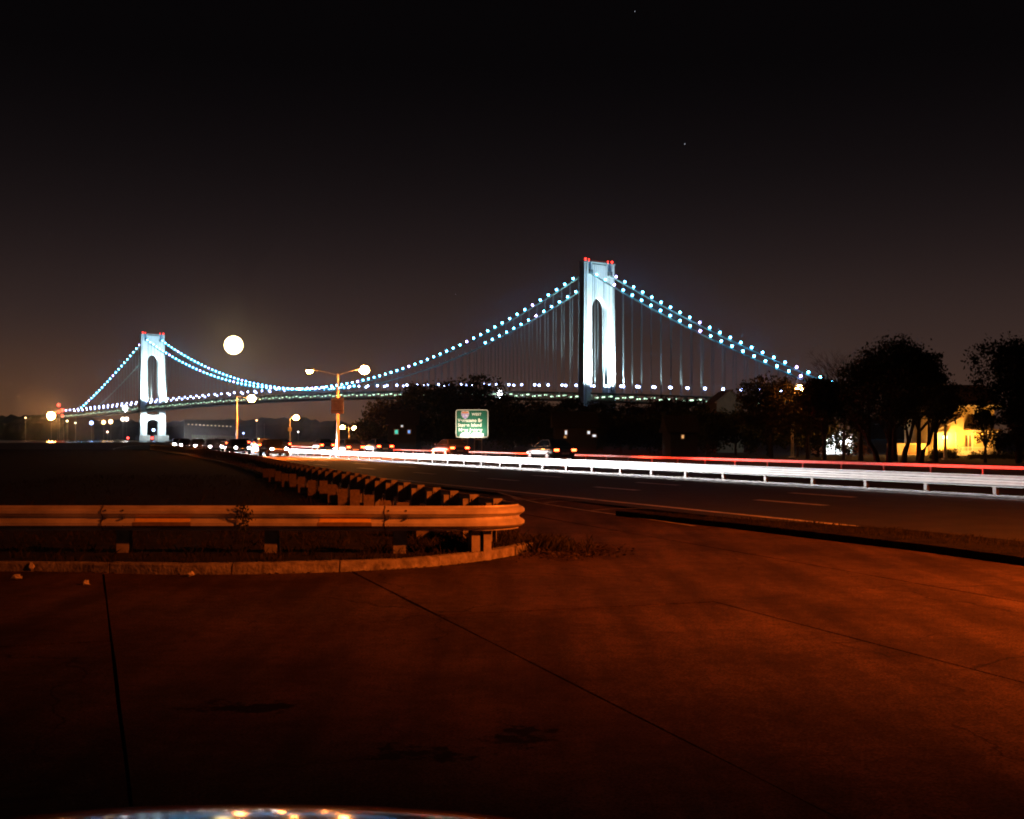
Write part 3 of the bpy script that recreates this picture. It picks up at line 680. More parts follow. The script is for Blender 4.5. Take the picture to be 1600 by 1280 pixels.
# beams: spots swung onto the rails, white on the median one, red on the far one (aims in the car's own space)
def rail_aim(y, o, away, dist, rail_o, z):
    d = MED.near_y(y); p = MED.off(d, o); t = MED.dir(d); q = MED.off(max(0, d-dist), rail_o)-p
    f = t if away else -t; r_ = np.array([f[1], -f[0]]); return (float(q @ r_), float(q @ f), z)
Y1, O1, Y2, O2 = 104, -2.3, 77, 9.7
for sx in (-1, 1):
    lamp('headlight_lamp', 'SPOT', (sx*.55, 2.31, .61), 24000, (1,.95,.94), onc, .08, aim=rail_aim(Y1, O1, False, 11, -.15, .56), size=22, blend=1)
    lamp('tail_light_lamp', 'SPOT', (sx*.62, -2.34, .71), 6000, (1,.030,.008), aw, .10, aim=rail_aim(Y2, O2, True, 10, 12.5, .42), size=34, blend=1)
for i, (y, o) in enumerate([(104,-2.3),(119,-2.35),(133,-2.3),(147,-2.3),(160,-2.3),(176,-2.3),(192,-2.3),(210,-2.3),(228,-2.3),(250,-2.3),(275,-2.3)]):
    c_ = put(onc, i == 0, y, o, False)
    c_['label'] = {0: 'nearest oncoming dark car with blazing headlights, left of the double-armed lamp pole', 1: 'second oncoming dark car from the double-armed lamp pole, headlights on', 2: 'third oncoming dark car from the double-armed lamp pole, headlights on'}.get(i, 'one of the small dark oncoming cars with headlights packed at the far bend')
for i, (y, o) in enumerate([(77,9.7),(94,9.6),(104,4.2),(112,9.6),(132,9.6),(140,4.2),(156,9.5),(184,9.6),(190,4.3),(222,9.5),(262,9.6),(300,4.2)]):
    c_ = put(aw, i == 0, y, o, True)
    c_['label'] = {0: 'nearest departing car with red tail lights, a little right of the highway sign', 1: 'departing car with red tail lights passing close under the highway sign', 2: 'departing car with red tail lights next to the median, left of the sign'}.get(i, 'one of the small departing cars with red tail lights far down the road')

# narrow spots added to whiten and redden the rails, replacing light streaks
lamp('white_rail_spot', 'SPOT', (-.55, 2.32, .62), 4.2e6, (1,.95,.94), onc, .08, aim=rail_aim(Y1, O1, False, 72, -.15, .60), size=2.9, blend=1)
lamp('white_rail_spot', 'SPOT', (-.50, 2.32, .62), 9e5, (1,.95,.94), onc, .08, aim=rail_aim(Y1, O1, False, 42, -.15, .56), size=4.4, blend=1)
lamp('white_rail_near_spot', 'SPOT', (.55, 2.30, .60), 1.6e5, (1,.95,.94), onc, .08, aim=rail_aim(Y1, O1, False, 22, -.15, .62), size=8, blend=1)
lamp('red_rail_far_spot', 'SPOT', (.62, -2.35, .70), 2.4e6, (1,.022,.005), aw, .10, aim=rail_aim(Y2, O2, True, 52, 12.5, .42), size=4.6, blend=1)
lamp('red_rail_near_spot', 'SPOT', (.60, -2.33, .70), 110000, (1,.022,.005), aw, .10, aim=rail_aim(Y2, O2, True, 23, 12.5, .42), size=13, blend=1)

# the car the camera stands over: only its bonnet reaches into the frame
paint_c = mat('black_gloss_paint', (.010,.008,.008), .09, .2, 2, coat=0, spec=.05)
HS = [(-2.27,.70,.36,.62,.66),(-2.20,.80,.27,.84,.92),(-1.75,.87,.22,.90,.99),(-1.0,.89,.20,.91,.99),(0,.895,.20,.91,.98),(.6,.89,.20,.89,.965),(1.1,.88,.21,.87,.945),(1.6,.86,.21,.84,.918),(1.95,.83,.22,.80,.885),(2.12,.80,.24,.74,.82),(2.2,.76,.27,.62,.68)]
own = make_car('glossy black parked car whose bonnet edge shows at the bottom of the picture', None, paint_c, G_headoff, G_tailoff, 3, HS, 1.40, .35, -.35)
own.location = (-.49, .285, 0); own.rotation_euler.z = R(-1.5)

# ------------------------------------------------------------------ street lamps
LAMP_L = 560
G_na = glow('sodium_glow', (1,.31,.06), LAMP_L, True)
def street_lamp(label, x, y, hp, arms, power=0, group=None, bowl=.38, z0=0., cone=150, aim=None, bowl_mat=None):
    t = thing('street_lamp', label, 'street lamp', (x, y, z0), group=group)
    MB().tube([(0,0,-.05),(0,0,.5),(0,0,hp)], [.16,.12,.075], 8).build('pole', M_pole, t)
    MB().box(-.22,.22,-.22,.22,-.05,.06).build('base_plate', M_pole, t)
    for dx, dz in arms:
        a = MB().tube([(0,0,hp-.12),(dx*.4,0,hp-.12+dz*.55),(dx*.8,0,hp-.12+dz*.95)], [.05,.045,.04], 6).build('arm', M_pole, t)
        s_ = 1 if dx > 0 else -1
        h = MB().ball((dx*.8+s_*.34,0,hp-.1+dz), .40, 10, 6, .3, 1.0).build('lamp_head', M_pole, t, smooth=True)
        MB().ball((dx*.8+s_*.36,0,hp-.20+dz), bowl[s_ > 0] if isinstance(bowl, tuple) else bowl, 12, 8, .85, 1.0).build('lamp_bowl', bowl_mat or G_na, h, smooth=True)
        if power: lamp('lamp_light', 'SPOT', (dx*.8+s_*.36,0,hp-.75+dz), power, ORANGE, t, .2, aim=aim or (dx*.8+s_*.36,0,0), size=cone, blend=.8 if aim else .6)
    return t
Y = 95; street_lamp('double-armed street lamp with a grey sign board on its pole in the median', (528-800)*Y/F, Y, 6.5, [(-2.28,.42),(2.1,.47)], 20000, bowl=(.25,.38), cone=136)
Y = 139; street_lamp('single-armed street lamp on a tall pole below the moon', (370-800)*Y/F, Y, 6.3, [(1.65,-.15)], 14000, bowl=.45, cone=136)
Y = 330; street_lamp('street lamp with a small square sign on its pole by the water', (453-800)*Y/F, Y, 6.6, [(1.6,.5)], 0, bowl=.75)
Y = 420; street_lamp('distant pair of street lamps on one pole right of the double-armed lamp', (545-800)*Y/F, Y, 5.0, [(-2.3,.3),(1.9,0)], 0, bowl=.72)
Y = 300; street_lamp('bare unlit lamp pole standing by the roadside at the far bend', (413-800)*Y/F, Y, 5.0, [], 0)
street_lamp('tall sodium street lamp beside the highway beyond the right picture edge', 15.0, 7.6, 8.0, [(-2.2,.5)], 24000, cone=116, aim=(-4.6, 4.6, 0), bowl_mat=glow('shielded_sodium_glow', (1,.36,.085), 12))

# sign board on the double lamp pole
Y = 95; px = (528-800)*Y/F
bs = thing('sign_board', 'blank grey back of a road sign fixed to the double lamp pole', 'road sign', (px, Y-.16, 0))
zc = EYE+(HV-634)*Y/F
MB().box(-.52,.46,-.02,.0,zc-.62,zc+.60).build('board', mat('sign_back', (.78,.76,.72), .5, .15, 3), bs)
for dz in (-.40, .36): MB().box(-.50,.44,-.06,-.021,zc+dz-.03,zc+dz+.03).build('bracket', M_pole, bs)
Y = 330; px = (453-800)*Y/F; zc = EYE+(HV-671)*Y/F
o = MB().box(-.5,.5,-.03,.03,-.5,.5).box(-.04,.04,.03,.12,-.3,.3).build('small_sign', mat('yellow_sign', (.75,.62,.25), .5, .1, 3), loc=(px, Y-.22, zc)); tag(o, 'small square pale yellow sign on a lamp pole', 'road sign')

# ------------------------------------------------------------------ highway sign
Y = 112.0; X0, X1 = (712-800)*Y/F, (763-800)*Y/F; Z0, Z1 = EYE+(HV-684)*Y/F, EYE+(HV-640)*Y/F
sg = thing('highway_sign', 'green highway sign reading WEST Verrazano Br Staten Island New Jersey', 'road sign', ((X0+X1)/2, Y, 0))
hw, hh, zc = (X1-X0)/2, (Z1-Z0)/2, (Z0+Z1)/2
def rr(w, h, r_, z_c):
    out = []
    for cx, cz, a0 in ((w-r_, h-r_, 0), (-w+r_, h-r_, 90), (-w+r_, -h+r_, 180), (w-r_, -h+r_, 270)):
        for q in range(5): a = R(a0+q*22.5); out.append((cx+r_*math.cos(a), z_c+cz+r_*math.sin(a)))
    return out
def plate(poly, y0, y1, mb=None):
    mb = mb or MB(); n = len(poly); vs = [(x, y0, z) for x, z in poly]+[(x, y1, z) for x, z in poly]
    return mb.add(vs, [tuple(range(n)), tuple(reversed(range(n, 2*n)))]+[(i, n+i, n+(i+1) % n, (i+1) % n) for i in range(n)])
M_sgreen = mat('sign_green', (.010,.13,.075), .5, .15, 1.2); M_swhite = mat('sign_white', (.85,.82,.70), .5, .08, 3)
plate(rr(hw, hh, .22, zc), -.015, .015).build('border', M_swhite, sg)
plate(rr(hw-.075, hh-.075, .17, zc), -.022, -.0155).build('panel', M_sgreen, sg)
def words(txt, x, z, size, m, align='LEFT', y=-.027, bold=.012):
    cu = bpy.data.curves.new('lettering', 'FONT'); cu.body = txt; cu.size = size; cu.align_x = align; cu.extrude = .002; cu.offset = bold; cu.space_character = 1.12; cu.materials.append(m)
    tmp = bpy.data.objects.new('lettering_curve', cu); C.objects.link(tmp); bpy.context.view_layer.update()
    me = bpy.data.meshes.new_from_object(tmp.evaluated_get(bpy.context.evaluated_depsgraph_get())); bpy.data.objects.remove(tmp)
    o = bpy.data.objects.new('lettering', me); C.objects.link(o); o.parent = sg; o.location = (x, y, z); o.rotation_euler = (R(90), 0, 0); return o
words('WEST', .0-.02, zc+hh*.58, .31, M_swhite)
words('Verrazano Br', -hw+.20, zc+hh*.12, .42, M_swhite).scale = (.86,1,1)
words('Staten Island', -hw+.20, zc-hh*.21, .42, M_swhite).scale = (.88,1,1)
words('New Jersey', -hw+.26, zc-hh*.55, .42, M_swhite).scale = (.98,1,1)
sh = [(-.30,.30),(-.18,.335),(0,.30),(.18,.335),(.30,.30),(.335,.12),(.30,-.06),(.18,-.24),(0,-.35),(-.18,-.24),(-.30,-.06),(-.335,.12)]
sx_, sz_ = -hw+.86, zc+hh*.62
plate([(sx_+x*1.08, sz_+z*1.08) for x, z in reversed(sh)], -.026, -.0225).build('shield', M_swhite, sg)
plate([(sx_+x, sz_+min(z, .13)) for x, z in reversed(sh) if z < .2]+[], -.030, -.0265).build('shield_blue', mat('shield_blue', (.35,.25,.62), .5, .1, 3), sg)
plate([(sx_-.30,sz_+.15),(sx_+.30,sz_+.15),(sx_+.285,sz_+.285),(sx_-.285,sz_+.285)], -.030, -.0265).build('shield_red', mat('shield_red', (.75,.22,.10), .5, .1, 3), sg)
words('278', sx_, sz_-.16, .27, M_swhite, 'CENTER', -.034, .006)
for x in (-hw*.62, -.4, hw*.15, hw*.6): MB().tube([(x, .08, -.05), (x, .08, Z1-.3)], .05, 6).build('support_post', M_post, sg)
# white glare of the sign lights painted as flat plates, and the two lights that shine up the panel
lp = mat('sign_glare_white', (.85,.85,.82), .5, .05, 3)
plate([(sx_+.02+.50*math.cos(a), Z0+.10+.40*math.sin(a)) for a in np.linspace(0, math.pi, 11)], -.030, -.0235).build('glare_patch', lp, sg)
plate([(-.02, Z0+.10),(1.05, Z0+.10),(1.05, Z0+.36),(.75, Z0+.44),(.2, Z0+.46),(-.02, Z0+.40)], -.030, -.0235).build('glare_patch', lp, sg)
for x in (-hw*.42, hw*.38):
    f = MB().bar((x, 0, Z0+.02), (x, -1.0, Z0-.12), .05).box(x-.32, x+.32, -1.14, -.96, Z0-.22, Z0-.10).build('sign_light', M_post, sg)
    lamp('sign_lamp', 'SPOT', (x, -1.05, Z0-.06), 330, (1,.92,.75), sg, .12, aim=(x, 0, zc+.3), size=140, blend=.8)

# ------------------------------------------------------------------ trees
def leaf_crown(blobs, n, size, seed, flat=.7):
    r = np.random.default_rng(seed); mb = MB(); tot = sum(b[3]**2 for b in blobs)
    for cx, cy, cz, br, sq in blobs:
        k = int(n*br**2/tot); nc = max(6, int(k/26))
        for _ in range(nc):                                   # twig clumps, then leaves round each
            d = r.normal(size=3); d /= np.linalg.norm(d); rad = br*r.uniform(.25, 1.05)**.5*(1+.12*r.normal())
            cc = np.array([cx, cy, cz])+d*rad*np.array([1,1,sq]); cs = r.uniform(.22, .5)*(.35+br*.28)
            for _ in range(26):
                p = cc+r.normal(size=3)*cs*np.array([1,1,.7]); a = r.normal(size=3); a /= np.linalg.norm(a); b = np.cross(a, r.normal(size=3)); b /= np.linalg.norm(b); s = size*r.uniform(.6, 1.4)
                mb.add([p-a*s, p+b*s*.5, p+a*s, p-b*s*.5], [(0,1,2,3)])
    return mb
def limbs(h, blobs, r0, seed, lean=0, twigs=2):
    r = random.Random(seed); mb = MB(); fork = h*.28
    mb.tube([(0,0,-.2),(lean*.3,.05,fork*.5),(lean,0,fork)], [r0*1.25, r0, r0*.8], 8)
    for cx, cy, cz, br, sq in blobs:
        mid = (lean+(cx-lean)*.45+r.uniform(-.2,.2), cy*.45, fork+(cz-fork)*.5); mb.tube([(lean,0,fork*.9), mid, (cx,cy,cz)], [r0*.55, r0*.34, r0*.12], 6)
        for _ in range(twigs*2):
            e = (cx+r.gauss(0,br*.55), cy+r.gauss(0,br*.55), cz+r.gauss(0,br*.5)); mb.tube([mid, ((mid[0]+e[0])/2+r.gauss(0,.1), (mid[1]+e[1])/2, (mid[2]+e[2])/2+.15), e], [r0*.22, r0*.14, .012], 4)
    return mb
def tree(name, label, x, y, h, wd, seed, group=None, n=5200, lm=None, leaf=.13, lean=0, bushy=False, z=0):
    r = random.Random(seed); blobs = []
    nb = 9
    for i in range(nb):
        a = i*2.4+r.uniform(-.4,.4); rr_ = wd*.5*r.uniform(.25,.72); zz = h*((.30 if bushy else .42)+.48*r.random())
        if i == 0: rr_ = 0; zz = h*.78
        fall = 1-.45*max(0, zz/h-.55)/.45
        br = wd*r.uniform(.17,.26); blobs.append((lean+rr_*math.cos(a)*fall, rr_*math.sin(a)*fall, min(zz, h-br*.85), br, .85))
    t = thing(name, label, 'tree', (x, y, z), group=group)
    limbs(h, blobs, max(.10, h*.022), seed, lean).build('trunk', M_bark, t, smooth=True)
    leaf_crown(blobs, n, leaf, seed).build('crown', lm or M_leaf, t)
    return t
def on_px(u, v_top, y, base=0): return ((u-CX)*y/F, y, EYE+(HV-v_top)*y/F-base)
GRP = 'trees of the dark belt behind the highway sign'; BELT = 'dark leafy tree in the black tree belt between the highway sign and the near tower'
protos = []
for q in range(4): protos.append(None)
belt = [ # u, v_top, depth, width px
    (600,624,150,80,'round dark tree at the left end of the tree belt under the bridge roadway'),
    (655,604,156,100,BELT),(700,598,160,90,BELT),(745,588,170,100,'tallest broad dark tree of the belt, right behind the highway sign'),
    (800,617,158,90,BELT),(845,622,150,80,BELT),(890,622,162,90,BELT),(940,628,150,90,BELT),(985,625,160,90,BELT),(1030,622,150,90,BELT),(1075,622,140,90,BELT),(1118,618,135,80,BELT)]
for i, (u, v, y, wpx, lb) in enumerate(belt):
    x, y_, h = on_px(u, v, y); h *= 1.07 if v < 612 else 1.0; wd = wpx*y/F*1.2
    q = i % 3
    if protos[q] is None or lb != BELT:
        tr_ = tree('leafy_tree', lb, x, y, h, wd, 40+i, GRP if lb == BELT else None, 9500, M_leaf if i % 2 else M_leaf2, .19, bushy=True)
        if lb == BELT: protos[q] = (tr_, h, wd)
    else:
        p, h0, w0 = protos[q]; tr_ = dup(p); tr_.location = (x, y, 0); tr_.scale = (wd/w0, wd/w0, h/h0); tr_.rotation_euler.z = i*1.9
# second, lower row that closes the belt down to the road
for i, (u, v, y) in enumerate([(585,655,140),(640,640,138),(690,645,136),(790,640,134),(835,650,132),(880,648,130),(925,645,128),(970,648,126),(1015,650,122),(1060,645,120),(1105,640,116),(1150,640,112),(1200,640,108),(1246,640,104),(1278,650,102)]):
    x, y_, h = on_px(u, v, y)
    if i == 0: sb = tree('shrub', 'leftmost dense dark shrub under the round end tree of the belt', x, y, h, 6.2, 91, 'shrubs along the foot of the tree belt', 3600, M_leaf, .14, bushy=True); sb['category'] = 'shrub'; h0 = h
    else: s2 = dup(sb); s2['label'] = 'dense dark shrub beside the white floodlit wall' if u == 1278 else 'dense dark shrub in the row at the foot of the tree belt'; s2.location = (x, y, 0); s2.scale = (1.0+.1*math.sin(i), 1, h/h0); s2.rotation_euler.z = i*1.3
x, y, h = on_px(1205,578,98); tree('leafy_tree', 'dark tree hiding the lower end of the right bridge cables', x, y, h, 6.4, 11, None, 9000, M_leaf2, .12)
x, y, h = on_px(1262,590,94); tree('leafy_tree', 'smaller tree with orange lit leaves right of the cable end', x, y, h, 5.4, 12, None, 8000, M_leaf2, .11)
x, y, h = on_px(1345,556,86); tree('leafy_tree', 'left half of the big tree mass, below bare twigs', x, y, h, 6.0, 13, None, 9500, M_leaf, .11)
x, y, h = on_px(1398,530,84); tree('leafy_tree', 'tall broad dark tree standing highest left of the yellow house', x, y, h, 7.6, 14, None, 13000, M_leaf, .11)
x, y, h = on_px(1462,556,82); tree('leafy_tree', 'slim dark tree with loose leaf tufts just left of the yellow house', x, y, h, 3.6, 15, None, 4200, M_leaf, .11)
x, y, h = on_px(1592,522,80); tree('leafy_tree', 'tall dark tree cut by the right picture edge', x, y, h, 6.6, 16, None, 9500, M_leaf, .11)
x, y, h = on_px(1540,632,80); tree('leafy_tree', 'small tree with low loose branches in front of the yellow house', x, y, h, 2.6, 18, None, 1500, M_leaf, .09)
x, y, h = on_px(1288,574,88); tree('leafy_tree', 'dark tree under the bare twigs, left of the white lit wall', x, y, h, 3.6, 23, None, 6500, M_leaf2, .12)
x, y, h = on_px(1436,546,86); tree('leafy_tree', 'dark tree filling the right shoulder of the big tree mass', x, y, h, 5.2, 24, None, 8000, M_leaf, .12)
x, y, h = on_px(1590,606,77); tree('leafy_tree', 'low dark tree under the tall one at the right picture edge', x, y, h, 3.4, 25, None, 4500, M_leaf, .11, bushy=True)
x, y, h = on_px(1680,540,84); tree('leafy_tree', 'dark tree standing at the far right edge behind the tall one', x, y, h, 6, 17, None, 5000, M_leaf, .12)
# bare-twigged tree showing over the big tree's left shoulder
x, y, h = on_px(1318,532,90)
bt = thing('bare_tree', 'bare twiggy tree fanning out over the left shoulder of the tall broad tree', 'tree', (x, y, 0))
tw = MB(); r = random.Random(3)
def grow(p, d, ln, rad, lev):
    q = p+d*ln; tw.tube([p, (p+q)/2+Vector((r.gauss(0,.03),r.gauss(0,.03),.02))*ln, q], [rad, rad*.8, rad*.6], 4 if lev else 7, False)
    if lev >= 5: return
    for _ in range(3 if lev else 6):
        nd = (d+Vector((r.gauss(0,.45), r.gauss(0,.45), r.gauss(.12,.3)))).normalized(); grow(q, nd, ln*r.uniform(.55,.8) if lev else ln*.62, rad*.52, lev+1)
grow(Vector((0,0,-.1)), Vector((.03,0,1)), h*.36, .13, 0); tw.build('trunk', M_bark, bt)
# trunks and clumps between the road and the lit houses
for i, (u, yy, lean, lb) in enumerate([(1372,79,-.9,'leaning dark trunk before the white lit wall'),(1389,78,.1,'upright dark trunk right of the leaning one'),(1412,78,.5,'forked dark trunk before the garden fence'),(1438,79,.9,'thin leaning trunk left of the yellow porch')]):
    x = (u-CX)*yy/F; t = thing('tree', lb, 'tree', (x, yy, 0)); h = 4.4
    bl = [(lean+random.uniform(-.9,.9), random.uniform(-.6,.6), h*random.uniform(.62,1), random.uniform(.5,.8), .8) for _ in range(4)]
    limbs(h, bl, .17, 60+i, lean*.6).build('trunk', M_bark, t); leaf_crown(bl, 1300, .09, 70+i).build('crown', M_leaf, t)
# hedge in front of the porch and the planting along the far verge
for u0, u1, v0, lb in ((1455,1495,704,'low clipped dark hedge block left of the porch steps'),(1512,1640,709,'long low dark hedge in front of the porch railing')):
    yy = 92; x0, x1 = (u0-CX)*yy/F, (u1-CX)*yy/F; hh_ = EYE+(HV-v0)*yy/F
    t = thing('hedge', lb, 'hedge', ((x0+x1)/2, yy, 0)); bl = [(-(x1-x0)/2+(x1-x0)*(q+.5)/8, 0, hh_*.5, max(.35, hh_*.5), 1) for q in range(8)]
    leaf_crown(bl, 2600, .06, 33).build('foliage', M_leaf, t)
    MB().box(-(x1-x0)/2+.1,(x1-x0)/2-.1,-.28,.28,0,hh_*.8).build('core', mat('hedge_core', (.02,.022,.01), 1, .4, 6), t)

# ------------------------------------------------------------------ houses behind the trees
M_sid = mat('cream_siding', (.66,.54,.30), .8, .12, 2); M_roof = mat('brown_shingles', (.10,.065,.045), .9, .35, 5); M_wtrim = mat('white_trim', (.78,.76,.70), .6, .06, 3)
Y = 112.0
def hx(u): return (u-CX)*Y/F
def hz(v): return EYE+(HV-v)*Y/F
hs = thing('house', 'cream two-storey house with porch, lit bright yellow behind the right trees', 'house', (0,0,0))
xl, xr = hx(1462), hx(1566); ze = hz(632); yb = Y+1.9
MB().box(xl, xr, yb, yb+7, -.05, ze).build('wall', M_sid, hs)
for k in range(int(ze/.17)):                                   # clapboards
    MB().add([(xl-.01,yb-.026,k*.17),(xr+.01,yb-.026,k*.17),(xr+.01,yb-.004,k*.17+.168),(xl-.01,yb-.004,k*.17+.168),(xl-.01,yb-.001,k*.17)], [(0,1,2,3),(4,1,0)]).build('clapboard', M_sid, hs)
rf = MB().add([(xl-.5,yb-.5,ze-.05),(xr+.5,yb-.5,ze-.05),(xr+.5,yb+3.5,ze+2.0),(xl-.5,yb+3.5,ze+2.0),(xl-.5,yb+7.5,ze-.05),(xr+.5,yb+7.5,ze-.05),(xl-.5,yb-.5,ze-.17),(xr+.5,yb-.5,ze-.17),(xr+.5,yb+7.5,ze-.17),(xl-.5,yb+7.5,ze-.17)],
    [(0,1,2,3),(3,2,5,4),(0,3,4,9,6),(1,7,8,5,2),(6,7,1,0),(9,4,5,8),(6,9,8,7)]).build('roof', M_roof, hs)
MB().box(xl-.5,xr+.5,yb-.54,yb-.505,ze-.22,ze-.03).build('gutter', M_wtrim, hs)
def window(p, x0, x1, z0, z1, y, lit=None, mullion=True):
    w = MB().box(x0-.09,x1+.09,y-.08,y,z1,z1+.09).box(x0-.09,x1+.09,y-.10,y,z0-.09,z0).box(x0-.09,x0,y-.08,y,z0,z1).box(x1,x1+.09,y-.08,y,z0,z1)
    if mullion: w.box((x0+x1)/2-.03,(x0+x1)/2+.03,y-.07,y-.02,z0,z1).box(x0,x1,y-.069,y-.021,(z0+z1)/2-.03,(z0+z1)/2+.03)
    w = w.build('window', M_wtrim, p); MB().box(x0,x1,y-.04,y-.03,z0,z1).build('pane', lit or M_glass, w); return w
window(hs, hx(1481), hx(1490), hz(656), hz(639), yb-.03); window(hs, hx(1534), hx(1545), hz(656), hz(640), yb-.03)
# gabled entrance bay to the left and the porch
zg = hz(674); gx0, gx1, gp = hx(1464), hx(1512), hz(655)
bay = [(gx0,zg),(gx1,zg),(gx1,hz(648)),(hx(1502),gp+.12)]
plate([(gx0+.2,0),(gx1,0),(gx1,hz(650)),(hx(1505),hz(653)),(gx0+.2,hz(673))], Y+1.0, yb-.03).build('porch_bay', M_sid, hs)
def slope(u0, v0, u1, v1, th, y0, y1, nm, m):
    a, b = Vector((hx(u0),0,hz(v0))), Vector((hx(u1),0,hz(v1)))
    return plate([(a.x,a.z),(b.x,b.z),(b.x,b.z+th),(a.x,a.z+th)], y0, y1).build(nm, m, hs)
slope(1460,675,1502,653,.32,Y+.4,yb-.04,'gable_roof',M_roof)
slope(1460,677.2,1502,655.2,.11,Y+.34,Y+.395,'barge_board',M_wtrim)
slope(1516,672,1560,674,.16,Y-.7,yb-.04,'porch_roof',M_roof); slope(1515,674,1561,676,.12,Y-.75,Y-.705,'porch_fascia',M_wtrim)
MB().box(hx(1462),hx(1486),Y+.3,Y+.95,hz(677),hz(674)).build('door_hood', M_wtrim, hs)
door = MB().box(hx(1520),hx(1529),yb-.09,yb-.03,.35,hz(680)).build('door', mat('dark_door', (.06,.045,.03), .5, .2, 4), hs)
MB().box(hx(1523.7),hx(1525.2),yb-.13,yb-.092,.35,hz(680)).build('door_post', M_wtrim, door)
for u in (1492,1517,1541,1552): MB().box(hx(u)-.07,hx(u)+.07,Y-.45,Y-.31,0,hz(675)).build('porch_column', M_wtrim, hs)
MB().box(hx(1491),hx(1553),Y-.42,Y-.34,hz(699.5),hz(698.3)).build('railing_top', M_wtrim, hs); MB().box(hx(1491),hx(1553),Y-.42,Y-.34,hz(710),hz(709)).build('railing_bottom', M_wtrim, hs)
for k in range(27):
    u = 1493+k*2.25; MB().box(hx(u)-.03,hx(u)+.03,Y-.40,Y-.36,hz(709.2),hz(699.3)).build('baluster', M_wtrim, hs)
MB().box(hx(1486),hx(1562),Y-.6,yb,-.05,.32).build('porch_floor', M_wtrim, hs)
pl_ = MB().box(hx(1481)-.1,hx(1481)+.1,Y+.86,Y+.99,hz(682),hz(679)).build('porch_lamp', M_black, hs); MB().ball((hx(1481),Y+.70,hz(683.5)), .20, 10, 8).build('lamp_globe', glow('porch_glow', (1,.66,.22), 30, False), pl_)
AM = (1,.40,.06)
lamp('porch_light', 'POINT', (hx(1481),Y+.35,hz(683.5)), 800, AM, hs, .2)
lamp('porch_light', 'POINT', (hx(1530),Y+.6,hz(677)), 420, AM, hs, .2)
lamp('house_front_spot', 'SPOT', (hx(1505),Y-4.5,.4), 2100, AM, hs, .2, aim=(hx(1505),yb,4.2), size=95, blend=.7)  # unseen spot near the ground, aimed up at the house front
# garden wall and gate to the left, lit yellow
wl = thing('garden_wall', 'yellow lit garden wall with a plank gate left of the porch', 'wall')
MB().box(hx(1395),hx(1459),Y+1.6,Y+1.8,-.05,hz(693)).build('wall', M_sid, wl)
for k in range(6): MB().box(hx(1428)+k*.125,hx(1428)+k*.125+.115,Y+1.53,Y+1.58,.05,hz(695)).build('plank', mat('gate_planks', (.42,.24,.10), .7, .2, 8), wl)
lamp('wall_light', 'POINT', (hx(1447),Y+.5,hz(696)), 260, AM, wl, .15); lamp('wall_light', 'POINT', (hx(1405),Y+.2,hz(694)), 150, (1,.45,.12), wl, .15)
# neighbour with the white floodlit wall, and its iron fence
w2 = thing('house', 'low house with a white floodlit gable wall behind the leaning trunks', 'house')
x0, x1 = hx(1305), hx(1352); yb2 = Y+4
plate([(x0,0),(x1,0),(x1,hz(683)),((x0+x1)/2,hz(672)),(x0,hz(683))], yb2, yb2+5).build('wall', mat('white_wall', (.8,.8,.76), .7, .06, 2), w2)
plate([(x0-.3,hz(683)-.2),((x0+x1)/2,hz(672)+.02),(x1+.3,hz(683)-.2),(x1+.3,hz(683)),((x0+x1)/2,hz(672)+.25),(x0-.3,hz(683))], yb2-.3, yb2+5.2).build('roof', M_roof, w2)
lamp('wall_flood', 'SPOT', ((x0+x1)/2,yb2-4,.6), 2200, (.85,.95,1), w2, .2, aim=((x0+x1)/2,yb2,1.6), size=110, blend=.8)
fn = thing('fence', 'dark iron fence with crossed braces before the white wall', 'fence'); yf = Y-.5; 
fx0, fx1 = (1306-CX)*yf/F, (1356-CX)*yf/F; ztop = EYE+(HV-692)*yf/F
MB().box(fx0,fx1,yf-.03,yf+.03,ztop-.06,ztop).build('rail', M_bolt, fn); MB().box(fx0,fx1,yf-.03,yf+.03,.3,.36).build('rail', M_bolt, fn)
for k in range(9): q = fx0+(fx1-fx0)*k/8; MB().box(q-.04,q+.04,yf-.029,yf+.029,0,ztop-.061).build('picket', M_bolt, fn)
for k in range(0, 8, 2): q0, q1 = fx0+(fx1-fx0)*k/8, fx0+(fx1-fx0)*(k+1)/8; MB().bar((q0,yf-.05,.36),(q1,yf-.05,ztop-.06), .035).bar((q0,yf-.09,ztop-.06),(q1,yf-.09,.36), .035).build('brace', M_bolt, fn)
lf = leaf_crown([((1315-CX)*yf/F,yf-1.2,.35,.7,.8),((1335-CX)*yf/F,yf-1.2,.3,.8,.7)], 700, .09, 5).build('shrub', mat('russet_leaf', (.22,.10,.04), .8, .4, 2)); tag(lf, 'russet shrub lit orange under the iron fence', 'shrub')
lamp('garden_lamp_light', 'POINT', ((1325-CX)*yf/F, yf-.35, .95), 60, (1,.4,.1), fn, .1)
# dim house whose roof ridge shows before the cables' end
Yd = 128.0
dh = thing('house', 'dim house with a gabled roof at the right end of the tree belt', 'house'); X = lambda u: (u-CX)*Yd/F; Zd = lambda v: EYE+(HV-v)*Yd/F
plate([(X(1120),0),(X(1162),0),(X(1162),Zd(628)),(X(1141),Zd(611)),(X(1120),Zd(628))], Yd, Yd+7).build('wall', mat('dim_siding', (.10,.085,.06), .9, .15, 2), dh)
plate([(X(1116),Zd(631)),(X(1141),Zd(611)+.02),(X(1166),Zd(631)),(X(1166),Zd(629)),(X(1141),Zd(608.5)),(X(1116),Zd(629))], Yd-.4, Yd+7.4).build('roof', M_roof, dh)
lamp('yard_light', 'POINT', (X(1128),Yd-3,Zd(640)), 9, (1,.6,.25), dh, .2)
